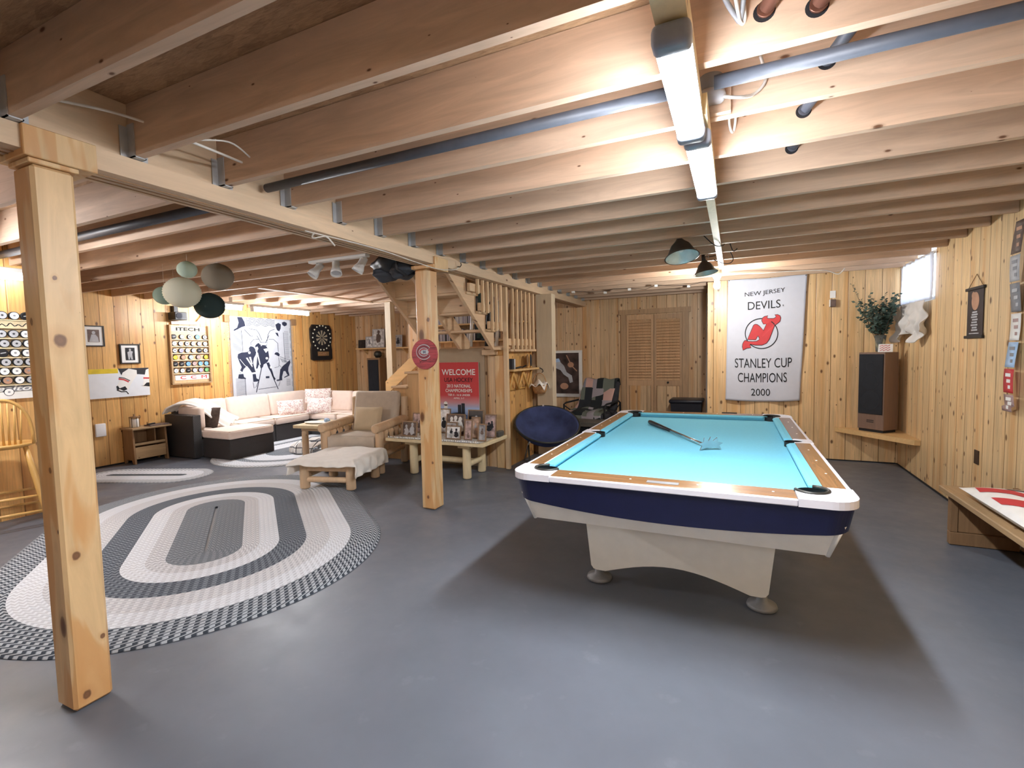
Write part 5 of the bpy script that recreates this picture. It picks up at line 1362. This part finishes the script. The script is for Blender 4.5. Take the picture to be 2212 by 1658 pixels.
for k in range(14): isx([(70, 695+k*13), (146, 697+k*13)], .006)
for k in range(46): isx([(532, 210+k*13), (574, 210+k*13)], .006) if not 500 < 210+k*13 < 720 else None
P('figure_weave', inkb, M['inknavy'], ty, fix=False)
s = MB()
for k in range(8): s.stroke([(590, 170+k*84), (590, 225+k*84)], 5, TP, .0035)
P('border_print', s, M['grey'], ty, fix=False)
for q_ in (lambda s: s.stroke([(112, 500), (150, 560), (172, 585)], 4, TP, .004), lambda s: s.poly([(165,490),(178,486),(218,570),(215,585)], TP, .004), lambda s: s.poly([(192,482),(208,480),(220,550),(212,556)], TP, .004), lambda s: s.ell(197, 437, 11, 13, TP, .004, 14), lambda s: s.poly([(108,612),(128,630),(145,636),(143,646),(104,630)], TP, .004), lambda s: s.poly([(208,640),(242,636),(244,650),(212,655)], TP, .004), lambda s: s.poly([(325,402),(360,392),(368,415),(345,440),(335,420)], TP, .004), lambda s: s.poly([(252,385),(272,375),(278,395),(262,430),(252,425)], TP, .004), lambda s: s.poly([(262,440),(272,436),(292,560),(282,566)], TP, .004), lambda s: s.poly([(375,585),(390,580),(396,600),(380,606)], TP, .004), lambda s: s.ell(300, 345, 9, 8, TP, .004, 12), lambda s: s.ell(352, 497, 12, 12, TP, .004, 12)):
    s = MB(); q_(s); P('pale_weave', s, M['paper'], ty, fix=False)
fr_ = MB(); rg = random.Random(3)
for k in range(70):
    z = .76+1.44*k/70
    for y, sg in ((5.56, -1), (6.83, 1)):
        fr_.tube([LEFT(y, z, .016), LEFT(y+sg*.03, z-.008*rg.random(), .02), LEFT(y+sg*.05, z-.02*rg.random(), .014)], .0028, 4)
P('fringe', fr_, M['ltgrey'], ty, kind='stuff')
for y in (5.50, 6.89): P('wooden_clip', MB().prism([(y-.045, 2.10), (y+.045, 2.10), (y+.045, 2.22), (y-.045, 2.22)], LEFT, .001, .05), M['oldwood'], ty)

# electronic dartboard
db = R('dartboard_cabinet', 'black electronic dartboard with a ring of pale lamps on the pine wall', 'dartboard', (-7.93, 7.57, 1.40), world=True)
P('cabinet', MB().prism([(7.30, 1.42), (7.34, 1.40), (7.80, 1.40), (7.85, 1.43), (7.85, 1.62), (7.83, 1.72), (7.86, 1.85), (7.86, 2.05), (7.80, 2.14), (7.35, 2.14), (7.29, 2.05), (7.29, 1.85), (7.32, 1.72), (7.30, 1.62)], LEFT, .001, .045), M['black'], db)
dbb = P('board', MB().ell(7.575, 1.87, .215, .215, LEFT, .047, 40), M['blackm'], db, fix=False)
s = MB()
for k in range(20):
    a0, a1 = (k-.5)*PI/10, (k+.5)*PI/10
    if k % 2: s.poly([(7.575+.02*math.cos(a0), 1.87+.02*math.sin(a0)), (7.575+.155*math.cos(a0), 1.87+.155*math.sin(a0)), (7.575+.155*math.cos(a1), 1.87+.155*math.sin(a1)), (7.575+.02*math.cos(a1), 1.87+.02*math.sin(a1))], LEFT, .049)
P('segments', s, plain('dart_beige', '#b3a78f', .7), dbb, fix=False)
for k in range(18):
    a = k*PI/9; c_ = LEFT(7.575+.24*math.cos(a), 1.87+.255*math.sin(a), .047)
    P('lamp', MB().sphere(c_, .016, 10, 6), M['dartled'], db)
dsp = P('display', MB().prism([(7.45, 1.49), (7.75, 1.49), (7.75, 1.58), (7.45, 1.58)], LEFT, .0455, .049), plain('score_display', '#8a6a45', .4), db)
txt('lettering', 'CCAM', M['skin'], dsp, LEFT, 7.57, 1.535, .2, .05, .0495)

# back wall shelf of photos, floor speaker, little speaker, goalie-stick sign
ws = R('photo_shelf', 'pale wall shelf of photo frames on the far back wall', 'shelf', (-7.05, 8.55, 1.62), world=True)
P('board', MB().box(-7.78, -6.30, 8.42, 8.618, 1.615, 1.645, .003), M['shelfw'], ws)
for x in (-7.6, -6.5): P('bracket', MB().prism([(8.45, 1.614), (8.618, 1.614), (8.618, 1.50)], yz(x), -.015, .015), M['shelfw'], ws)
for x0, x1, z1, st2, lb in ((-7.76, -7.57, 1.83, ('black',), 'plain dark frame at the outer end of the far wall shelf'), (-7.55, -7.33, 1.90, ('bright', 'grey', [(0, 0, .6)]), 'white-matted frame next to the plain dark one on the far shelf'), (-7.36, -7.02, 2.06, ('bright', 'sepia', [(0, .2, .8)]), 'tallest white frame on the far wall shelf'), (-6.76, -6.54, 1.91, ('grey', 'dkfab', [(0, 0, .7)]), 'grey frame at the stair end of the far wall shelf'), (-6.92, -6.80, 1.88, ('tan',), 'narrow tan frame behind the slim post on the far shelf')):
    photo(x0, x1, z1, 8.50, st2, lb, .06, 'ltgrey' if st2[0] != 'black' else 'black', 1.648, .02)
fs = R('floor_speaker', 'tall dark floor speaker against the far wall below the photo shelf', 'speaker', (-7.1, 8.4, 0), world=True)
P('cabinet', MB().box(-7.36, -7.0, 8.30, 8.60, .004, 1.42, .006), M['oldwood'], fs); P('grille', MB().box(-7.32, -7.04, 8.285, 8.299, .2, 1.38, .004), M['grille'], fs)
T('round_pot', MB().lathe([(0, 1.424), (.05, 1.426), (.085, 1.48), (.08, 1.54), (.05, 1.57), (.04, 1.565), (0, 1.56)], (-7.17, 8.45, 0), 20), M['steeld'], 'small round dark pot on top of the floor speaker', 'pot')
bs2 = R('bracket_speaker', 'small black speaker on a wall bracket above the framed puck rack', 'speaker', (-7.85, 4.63, 2.08), world=True)
P('cabinet', MB().box(-7.92, -7.74, 4.56, 4.74, 2.08, 2.20, .008), M['black'], bs2)
P('bracket', MB().box(-7.948, -7.86, 4.62, 4.68, 2.205, 2.30), M['black'], bs2); P('cone', MB().cyl((-7.739, 4.62, 2.14), (-7.732, 4.62, 2.14), .045, seg=18), M['dkfab'], bs2)
T('goalie_stick', MB().prism([(4.60, 2.02), (5.02, 2.03), (5.14, 2.19), (5.10, 2.21), (4.99, 2.075), (4.60, 2.065)], LEFT, .02, .04), M['white'], 'white goalie stick mounted above the framed puck rack', 'hockey stick')

# round red sign on the centre post
rs_ = R('round_sign', 'round red sign with a big letter C emblem fixed to the middle post', 'sign', (-2.588, 3.68, 1.33), world=True)
SF = frame((-2.588, 3.682, 1.462), (1, 0, 0), (0, 0, 1))
def sign_mat():
    n = N('grained_red_board'); v = n.objvec(False); g = n.noise(n.scale(v, (4, 4, 60)), 1.3, 4, .6, 1)
    n.col(n.ramp(g, [(.35, '#7d2630'), (.6, '#b84048')])); n.pr(.5); n.bump(g, .4, .004); return n.m
P('board', MB().prism([(.138*math.cos(k*PI/24), .138*math.sin(k*PI/24)) for k in range(48)], SF, -.02, 0), sign_mat(), rs_)
arc = lambda rx, ry, a0, a1, n_=28: [(-.002+rx*math.cos(a0+(a1-a0)*k/n_), .02+ry*math.sin(a0+(a1-a0)*k/n_)) for k in range(n_+1)]
P('emblem_border', MB().stroke(arc(.066, .052, .55, 2*PI-.55), .036, SF, .002), M['ltgrey'], rs_, fix=False)
P('emblem_letter', MB().stroke(arc(.066, .052, .58, 2*PI-.58), .022, SF, .003), plain('dark_red_paint', '#7c2130', .5), rs_, fix=False)
P('emblem_center', MB().ell(.008, .02, .046, .022, SF, .0035, 24), M['ltgrey'], rs_, fix=False)
txt('lettering', 'H', plain('dark_blue_paint', '#3d4a6b', .5), rs_, SF, .006, .02, .022, .026, .0045, bold=.05)
P('signature_print', MB().stroke([(-.05, -.055), (-.045, -.075), (-.03, -.06), (-.02, -.058), (.03, -.056)], .005, SF, .002), M['ink'], rs_, fix=False)

# paddle shelf with its rack, basket
pw = R('paddle_shelf', 'narrow wall shelf with a zigzag wooden peg rack under it, on the landing wall', 'shelf', (-2.57, 5.95, 1.0), world=True)
P('board', MB().box(-2.618, -2.50, 5.46, 6.33, 1.225, 1.25, .003), M['shelfw'], pw)
zz = [(5.47, .985), (5.58, 1.215), (5.74, .985), (5.90, 1.215), (6.06, .985), (6.20, 1.215)]
ZF = frame((-2.62, 0, 0), (0, 1, 0), (0, 0, 1))
ZR = lambda y, z, h=0: Vector((-2.618+h, y, z))
for a, b in zip(zz, zz[1:]): P('slat', MB().tube([ZR(a[0], a[1], .05), ZR(b[0], b[1], .05)], .019, 4), M['stoolw'], pw)
for a, b in (((5.47, .985), (5.70, .985)), ((5.76, .985), (6.04, .985)), ((5.60, 1.215), (5.88, 1.215)), ((5.92, 1.215), (6.18, 1.215))): P('slat', MB().tube([ZR(a[0], a[1], .012), ZR(b[0], b[1], .012)], .013, 4), M['stoolw'], pw)
PADR = [(.0, -.004), (.076, -.004), (.078, 0), (.076, .004), (0, .004)]
for k, (y, mt, lb) in enumerate(((6.03, 'oldwood', 'brown-faced table tennis paddle standing behind the charcoal one on the shelf'), (6.14, 'dkfab', 'charcoal table tennis paddle standing at the basket end of the paddle shelf'))):
    t = R('table_tennis_paddle', lb, 'paddle', (-2.55, y, 1.252), world=True)
    P('blade', MB().lathe(PADR, (0, 0, 0), 26, m=Matrix.Translation((-2.55, y, 1.352)) @ Matrix.Rotation(.25, 4, 'Z') @ Matrix.Rotation(PI/2, 4, 'Y') @ Matrix.Diagonal((1.1, 1, 1, 1))), M[mt], t)
    P('handle', MB().cyl((-2.55, y, 1.253), (-2.55, y, 1.275), .013, .015, 10), M['stoolw'], t)
T('grey_box', MB().box(-2.60, -2.53, 5.48, 5.54, 1.251, 1.385, .003), M['dkfab'], 'dark grey box standing at the newel end of the paddle shelf', 'box')
T('white_tube', MB().cyl((-2.56, 5.58, 1.251), (-2.56, 5.58, 1.38), .028, seg=16), M['ltgrey'], 'pale tube standing next to the grey box on the paddle shelf', 'tube')
T('black_clamp', MB().tube([(-2.55, 5.64, 1.262), (-2.53, 5.74, 1.275), (-2.56, 5.86, 1.265), (-2.54, 5.94, 1.285)], .011, 8), M['black'], 'black net clamp lying along the middle of the paddle shelf', 'clamp')
hk = R('wall_hook', 'curved dark hook holding the small basket by the pale post', 'hook', (-2.57, 6.40, 1.2), world=True)
P('hook', MB().tube([(-2.56, 6.344, 1.24), (-2.50, 6.342, 1.24), (-2.46, 6.34, 1.22), (-2.45, 6.34, 1.19), (-2.47, 6.34, 1.175)], .006, 8), M['blackm'], hk)
bk = R('hanging_basket', 'small wicker basket with cloth inside hanging by the pale post', 'basket', (-2.46, 6.25, .88), world=True)
P('bowl', MB().lathe([(0, .885), (.075, .888), (.095, .93), (.105, 1.0), (.10, 1.005), (.085, .94), (0, .90)], (-2.47, 6.25, 0), 26), M['basket'], bk)
P('rim', MB().tube([(-2.47+.105*math.cos(k*PI/12), 6.25+.105*math.sin(k*PI/12), 1.0) for k in range(24)], .008, 6, closed=True), M['basket'], bk)
P('handle', MB().tube([(-2.47+.10*math.cos(k*PI/12), 6.25, 1.0+.17*math.sin(k*PI/12)) for k in range(13)], .006, 6), M['basket'], bk)
P('cloth_liner', MB().grid(lambda u, v: Vector((-2.47+.115*(2*u-1), 6.25+.115*(2*v-1), 1.06-.10*((2*u-1)**2+(2*v-1)**2)*.5+.025*math.sin(u*11+v*7))), 14, 14), M['throw'], bk, solid=.006)

# ------------------------------------------------------------------ things hung from the ceiling
def lantern(c, r, mt, label):
    t = R('paper_lantern', label, 'paper lantern', c)
    prof = []; n_ = 36
    for i in range(n_+1):
        p = PI*(.06+.88*i/n_); q = r*math.sin(p)*(1+(.028 if i % 2 else -.02)); prof.append((q, -r*.92*math.cos(p)))
    P('paper_shade', MB().lathe(prof, (0, 0, 0), 36), mt, t)
    P('wire_ring', MB().tube([(prof[-1][0]*math.cos(k*PI/8), prof[-1][0]*math.sin(k*PI/8), prof[-1][1]) for k in range(16)], .0025, 5, closed=True), M['steeld'], t)
    P('hanging_thread', MB().cyl((0, 0, prof[-1][1]-.0), (0, 0, H+.004-c[2] if H-c[2] > .1 else .3), .0012, seg=5), M['cable'], t)
def paper(name, c_):
    n = N(name); n.col(lin(c_)); n.pr(.85); tr = n.n('ShaderNodeBsdfTranslucent'); tr.inputs[0].default_value = lin(c_)
    mx = n.n('ShaderNodeMixShader'); mx.inputs[0].default_value = .3; n.l(n.b.outputs[0], mx.inputs[1]); n.l(tr.outputs[0], mx.inputs[2]); n.l(mx.outputs[0], n.out.inputs[0]); return n.m
lantern((-4.69, 2.84, 2.085), .153, paper('cream_paper', '#e6e6d4'), 'largest cream paper lantern hanging at the front of the cluster')
lantern((-4.39, 2.99, 2.225), .133, paper('taupe_paper', '#9a9080'), 'taupe paper lantern hanging beside the cream one')
lantern((-4.70, 3.10, 1.985), .134, paper('slate_green_paper', '#36494a'), 'dark slate green paper lantern hanging lowest')
lantern((-4.33, 2.675, 2.24), .077, paper('pale_mint_paper', '#c6d8c8'), 'small pale mint paper lantern hanging topmost')
lantern((-4.95, 2.83, 2.075), .092, paper('mint_paper', '#a9c4b6'), 'small mint paper lantern half behind the cream one')
lantern((-5.0, 2.95, 2.185), .055, paper('pale_grey_paper', '#d3d8d0'), 'tiniest pale lantern peeping out above the mint one')

def shop_light(y0, y1, x, z, label, w_=.092, mt='tube'):
    t = R('shop_light', label, 'ceiling light', (x, (y0+y1)/2, z), world=True)
    P('housing', MB().box(x-w_/2, x+w_/2, y0, y1, z+.030, z+.062, .004), M['white'], t)
    for y in (y0, y1): P('end_cap', MB().box(x-w_/2-.004, x+w_/2+.004, y-.034, y+.034, z-.004, z+.058, .018, 3), M['capgrey'], t)
    P('diffuser', MB().box(x-w_/2+.002, x+w_/2-.002, y0+.035, y1-.035, z, z+.0295, .010, 3), M[mt], t)
    P('support_board', MB().box(x-.04, x+.04, y0-.12, y1+.05, z+.0635, H-.001), M['logp'], t)
M['capgrey'] = plain('grey_end_cap', '#8d93a0', .4)
shop_light(1.365, 1.975, -.154, 2.23, 'lit shop light closest to the camera, before the pool table')
shop_light(2.045, 2.75, -.136, 2.23, 'lit shop light second in line, before the hanging reflector lamps')
T('ceiling_strip', MB().box(-.165, -.115, 2.9, 6.0, H-.022, H-.001), M['logp'], 'pale wood strip under the joists running on from the shop lights', 'wood strip')
def tubelight(x, y0, y1, z, label, along='y', mt='fluor'):
    t = R('tube_light', label, 'ceiling light', (x, (y0+y1)/2, z), world=True)
    P('housing', MB().box(x-.055, x+.055, y0-.03, y1+.03, z+.035, z+.075, .006), M['white'], t)
    P('tube', MB().cyl((x, y0, z), (x, y1, z), .028, seg=14), M[mt], t)
    for y in (y0-.012, y1+.012): P('end_cap', MB().box(x-.032, x+.032, y-.01, y+.01, z-.032, z+.034), M['white'], t)
    P('hanger', MB().box(x-.01, x+.01, (y0+y1)/2-.02, (y0+y1)/2+.02, z+.076, H-.001), M['white'], t)
tubelight(-6.78, 5.15, 6.2, 2.22, 'lit tube light over the sofa in front of the tapestry')
tubelight(-6.75, 4.62, 4.92, 2.22, 'short lit tube light half hidden by the dark lantern')
tubelight(-6.0, 1.25, 2.27, 2.25, 'lit tube light near the long puck rack and bar stool', mt='fluorb')

tubelight(-5.25, .85, 1.45, 2.24, 'lit tube light over the rug, outside the view on the puck rack side', mt='fluorr')

# reflector clamp lamps
def clamp_lamp(c, s_, yaw, tiltx, label, hook):
    t = R('clamp_lamp', label, 'reflector lamp', c, 0)
    m = Matrix.Rotation(-.16, 4, 'Y') @ Matrix.Rotation(tiltx, 4, 'X')
    P('reflector', MB().lathe([(.03*s_, .15*s_), (.045*s_, .13*s_), (.075*s_, .10*s_), (.11*s_, .03*s_), (.135*s_, 0), (.14*s_, -.004), (.136*s_, -.006)], (0, 0, 0), 32, m=m, cap=False), M['lampsh'], t)
    P('inner_reflector', MB().lathe([(.028*s_, .145*s_), (.042*s_, .125*s_), (.072*s_, .095*s_), (.106*s_, .026*s_), (.131*s_, -.004)], (0, 0, 0), 32, m=m, cap=False), M['lampin'], t, fix=False)
    P('socket', MB().cyl((0, 0, .148*s_), (0, 0, .225*s_), .024*s_, .02*s_, 14, m=m), M['black'], t)
    P('bulb', MB().sphere((0, 0, .075*s_), (.026*s_, .026*s_, .034*s_), 14, 10, m=m), M['paper'], t)
    top = m @ Vector((0, 0, .2*s_))
    P('clamp_hook', MB().tube([top, top+Vector((.03, 0, .02)), top+Vector((.045, 0, .06)), Vector((hook[0]-c[0], hook[1]-c[1], hook[2]-c[2]-.02)), Vector((hook[0]-c[0]-.02, hook[1]-c[1], hook[2]-c[2]))], .004, 6), M['steel'], t)
    P('cord', MB().tube([top, top+Vector((.06, .02, -.0)), top+Vector((.12, .05, .01)), top+Vector((.17, .08, .07))], .0035, 6), M['blackm'], t)
clamp_lamp((-.40, 4.25, 2.215), 1.0, 0, -.24, 'dark reflector clamp lamp hanging closest after the shop lights', (-.33, 4.30, 2.40))
clamp_lamp((-.275, 5.40, 2.235), .85, 0, -.08, 'dark reflector clamp lamp hanging farther back beside the lit bulb', (-.25, 5.42, 2.40))
bl = R('bare_bulb_fixture', 'glowing bare bulb in a porcelain holder under the joists near the banner', 'light bulb', (-.19, 6.05, 2.1), world=True)
P('holder', MB().lathe([(.03, 2.25), (.045, 2.27), (.055, 2.34), (.055, 2.368)], (-.19, 6.05, 0), 18), M['white'], bl)
P('bulb', MB().lathe([(.0, 2.135), (.022, 2.14), (.034, 2.16), (.036, 2.18), (.028, 2.21), (.02, 2.249), (0, 2.25)], (-.19, 6.05, 0), 20), M['bulb'], bl)

# ceiling spot bar
tr_ = R('spotlight_bar', 'white ceiling bar with three white spotlights near the black bag', 'spotlight', (-3.3, 3.45, 2.3), world=True)
P('bar', MB().box(-3.68, -2.98, 3.40, 3.46, 2.342, 2.368, .004), M['spotw'], tr_)
for x, ang, nod in ((-3.60, .35, -.6), (-3.36, -.35, -.35), (-3.06, .4, -.35)):
    m = Matrix.Translation((x, 3.43, 2.282)) @ Matrix.Rotation(ang, 4, 'Y') @ Matrix.Rotation(nod, 4, 'X')
    hd = P('spot_head', MB().lathe([(0, .075), (.030, .07), (.034, .05), (.034, -.005), (.048, -.04), (.052, -.075), (.047, -.075), (.043, -.04), (.0, -.03)], (0, 0, 0), 22, m=m), M['spotw'], tr_)
    P('stem', MB().tube([(x, 3.43, 2.341), (x+.01, 3.43, 2.30), m @ Vector((0, 0, .02))], .007, 8), M['spotw'], tr_)
    P('spot_lens', MB().cyl(m @ Vector((0, 0, -.055)), m @ Vector((0, 0, -.06)), .041, seg=18), M['ltgrey'], hd)

bg = R('black_bag', 'black padded bag stuffed up between the joists beside the stair top', 'bag', (-2.92, 3.75, 2.2), world=True)
def blob(c, r, se):
    mb = MB(); mb.sphere((0, 0, 0), 1, 26, 16)
    for v in mb.v:
        k = 1+.10*math.sin(v.x*5+se)+.08*math.sin(v.y*6+se*2)+.06*math.sin(v.z*9+se)
        v.x, v.y, v.z = c[0]+v.x*r[0]*k, c[1]+v.y*r[1]*k, c[2]+v.z*r[2]*k
    return mb
P('body', blob((-2.95, 3.80, 2.33), (.25, .20, .12), 1), M['bag'], bg)
P('padding', blob((-2.84, 3.74, 2.25), (.13, .13, .075), 2.2), M['pad'], bg)
P('padding', blob((-3.05, 3.78, 2.24), (.13, .14, .07), 4.1), M['pad'], bg)
P('strap', MB().tube([(-2.80, 3.60, 2.34), (-2.78, 3.58, 2.24), (-2.74, 3.68, 2.18), (-2.72, 3.82, 2.24)], .012, 6), M['bag'], bg)

# pipes and cables
T('black_pipe', MB().cyl((-2.44, 1.985, 2.425), (-.20, 1.985, 2.425), .024, seg=14), M['pipe'], 'long black steel pipe between joists from the beam to the shop light', 'pipe')
T('black_pipe', MB().cyl((-.075, 1.985, 2.425), (1.81, 1.985, 2.425), .024, seg=14), M['pipe'], 'black steel pipe between joists from the junction box to the pine wall', 'pipe')
T('black_pipe', MB().cyl((-6.0, 2.06, 2.43), (-2.70, 2.06, 2.43), .032, seg=14), M['pipe'], 'black steel pipe running along the joists behind the closest post', 'pipe')
T('copper_pipe', MB().cyl((-6.0, 2.125, 2.45), (-2.70, 2.125, 2.45), .012, seg=10), M['pinkcop'], 'thin copper pipe tight beside the black one over the rug room', 'pipe')
for i, (x, y, z, mt, lb) in enumerate(((.271, 2.565, 2.498, 'pipe', 'dark pipe end in the joist hole beyond the black pipe, the larger of two'), (.264, 2.982, 2.492, 'pipe', 'dark pipe end in the joist hole farther from the camera, the smaller of two'), (.298, 2.148, 2.488, 'pipe', 'dark pipe end peeping out right under the long black pipe'), (.213, 1.731, 2.447, 'pinkcop', 'reddish pipe through the joist above the shop light'), (.075, 1.731, 2.475, 'pinkcop', 'reddish pipe through the joist next to the cable loops'))):
    t = R('pipe_stub', lb, 'pipe', (x, y, z), world=True)
    P('hole_shade_disc', MB().cyl((x, y-.0012, z), (x, y, z), .031, seg=22), M['blackm'], t)  # flat black disc on the joist face, painting the shade inside a hole
    P('pipe_end', MB().cyl((x+.004, y-.012, z+.004), (x+.03, y-.30, z+.075) if False else (x+.004, y-.0015, z+.004), .025, seg=16), M[mt], t)
    P('pipe_run', MB().tube([(x+.006, y-.006, z+.006), (x+.05, y-.10, z+.035), (x+.14, y-.30, z+.085)], .022, 12), M[mt], t)
def cable(name, pts, r, mt, label, cat='cable'):
    pts = [Vector(p) for p in pts]; o = []
    for i in range(len(pts)-1):
        p0, p1, p2, p3 = pts[max(i-1, 0)], pts[i], pts[i+1], pts[min(i+2, len(pts)-1)]
        for k in range(6):
            t = k/6; o.append(.5*((2*p1)+(p2-p0)*t+(2*p0-5*p1+4*p2-p3)*t*t+(3*p1-p0-3*p2+p3)*t**3))
    o.append(pts[-1])
    T(name, MB().tube(o, r, 6), M[mt], label, cat)
jb = R('junction_box', 'round grey ceiling junction box beside the shop light', 'junction box', (-.11, 2.09, 2.42), world=True)
P('mounting_board', MB().box(-.13, -.02, 2.12, 2.15, 2.375, 2.50), M['joist'], jb)
P('can', MB().cyl((-.09, 2.09, 2.44), (-.09, 2.09, 2.50), .042, seg=18), M['cableg'], jb); P('cover', MB().lathe([(0, 2.405), (.045, 2.407), (.055, 2.42), (.05, 2.44), (0, 2.44)], (-.09, 2.09, 0), 20), M['ltgrey'], jb)
cable('white_cable', [(-.06, 2.08, 2.42), (.0, 2.07, 2.395), (.06, 2.13, 2.42), (.10, 2.14, 2.47), (.08, 2.12, 2.55)], .006, 'cable', 'white cable looping down from the round junction box')
cable('white_cable', [(-.03, 1.60, 2.6), (-.01, 1.66, 2.53), (.008, 1.722, 2.462), (.022, 1.725, 2.475), (.0, 1.66, 2.59)], .006, 'cable', 'white cable dipping through the joist above the closest shop light')
cable('grey_cable', [(-.07, 1.58, 2.6), (-.04, 1.66, 2.52), (.0, 1.718, 2.47), (.01, 1.723, 2.47), (.02, 1.68, 2.52)], .008, 'cableg', 'grey cable dipping through the joist next to the white one')
cable('white_cable', [(-.03, 2.45, 2.56), (-.03, 2.53, 2.50), (-.02, 2.555, 2.465), (-.008, 2.555, 2.48), (.0, 2.48, 2.56)], .006, 'cable', 'white cable loop hanging between joists past the pipe')
cable('white_cable', [(-2.47, 1.05, 2.50), (-2.40, 1.20, 2.505), (-2.36, 1.33, 2.50)], .006, 'cable', 'white cable stapled across the joist bay above the closest post')
cable('white_cable', [(-2.12, 1.352, 2.385), (-2.18, 1.50, 2.41), (-2.26, 1.70, 2.44)], .006, 'cable', 'white cable crossing the second joist bay from the closest post')
cable('white_cable', [(-2.14, 1.37, 2.40), (-2.10, 1.52, 2.44), (-2.20, 1.70, 2.455)], .004, 'cable', 'thin white cable arcing above the straight one in the second joist bay')
cable('white_rope', [(-2.50, 2.30, 2.262), (-2.46, 2.9, 2.262), (-2.44, 3.4, 2.235), (-2.435, 3.72, 2.225), (-2.44, 4.0, 2.26), (-2.455, 4.12, 2.30)], .004, 'cable', 'thin white rope strung along the beam and past the middle post', 'rope')
cable('white_rope', [(-2.49, 2.36, 2.262), (-2.47, 2.33, 2.22), (-2.45, 2.38, 2.235), (-2.46, 2.44, 2.25), (-2.45, 2.50, 2.20)], .005, 'cable', 'loose knotted end of white rope dangling from the beam', 'rope')
T('screw_hook', MB().tube([(-2.468, 4.12, 2.31), (-2.44, 4.12, 2.305), (-2.425, 4.12, 2.32), (-2.43, 4.12, 2.345)], .005, 6), M['steeld'], 'dark screw hook in the beam just past the middle post', 'hook')
cable('black_cable', [(-.25, 4.35, 2.40), (-.16, 4.5, 2.33), (-.10, 4.7, 2.36), (-.06, 4.8, 2.42), (-.02, 4.9, 2.34), (.02, 5.1, 2.40)], .004, 'blackm', 'black lamp cord looping under the joists between the reflector lamps', 'cord')
cable('black_cable', [(-.2, 5.4, 2.36), (-.08, 5.35, 2.30), (-.02, 5.3, 2.33), (-.06, 5.2, 2.42)], .004, 'blackm', 'black lamp cord bent in a sharp loop beside the farther reflector lamp', 'cord')
cable('white_cable', [(-.1, 6.55, 2.362), (.3, 6.60, 2.35), (.6, 6.7, 2.36), (.9, 6.75, 2.35), (1.0, 6.8, 2.34), (1.1, 6.82, 2.30), (1.16, 6.80, 2.36)], .006, 'cable', 'white cable tacked under the far joists above the banner')
lt_ = R('string_light', 'string of small pale party lights tacked along the joists in the far corner', 'string lights', (-1.6, 7.4, 2.34), world=True)
pts = [(-2.2+.2*k, 7.0+.17*(k % 3), 2.362-.012*(k % 2)) for k in range(11)]
P('wire', MB().tube(pts, .003, 5), M['blackm'], lt_)
for p in pts[::2]: P('light', MB().box(p[0]-.02, p[0]+.02, p[1]-.02, p[1]+.02, p[2]-.03, p[2]+.0), M['paper'], lt_)

# ------------------------------------------------------------------ unseen fill light added behind the camera, and daylight
t2 = shop_light(-2.0, -1.3, -.20, 2.23, 'unseen shop light added behind the camera as fill, in the same row')

SC.world = bpy.data.worlds.new('world'); SC.world.use_nodes = True
SC.world.node_tree.nodes['Background'].inputs[0].default_value = (.75, .85, 1, 1); SC.world.node_tree.nodes['Background'].inputs[1].default_value = 1.0

# ------------------------------------------------------------------ camera
def cam():
    yaw, pit, rol = .433811451, .0629933705, -.0218679377
    fw = Vector((-math.sin(yaw), math.cos(yaw), 0)); rt = Vector((math.cos(yaw), math.sin(yaw), 0)); up = Vector((0, 0, 1))
    f2 = fw*math.cos(pit)-up*math.sin(pit); u2 = up*math.cos(pit)+fw*math.sin(pit)
    r3 = rt*math.cos(rol)+u2*math.sin(rol); u3 = u2*math.cos(rol)-rt*math.sin(rol)
    c = bpy.data.cameras.new('camera'); o = bpy.data.objects.new('camera', c); COL.objects.link(o)
    m = Matrix((r3, u3, -f2)).transposed().to_4x4(); m.translation = Vector((0, 0, 1.45)); o.matrix_world = m
    c.sensor_width = 36; c.lens = 1040.11/2212*36; c.clip_start = .02
    SC.camera = o
cam()
vs_ = SC.view_settings
vs_.view_transform = 'Standard'; vs_.look = 'None'; vs_.gamma = 1; vs_.use_curve_mapping = False; vs_.exposure = 1.68
cy_ = SC.cycles
cy_.use_denoising = True; cy_.max_bounces = 7; cy_.diffuse_bounces = 5; cy_.glossy_bounces = 3; cy_.sample_clamp_indirect = 6; cy_.use_light_tree = True
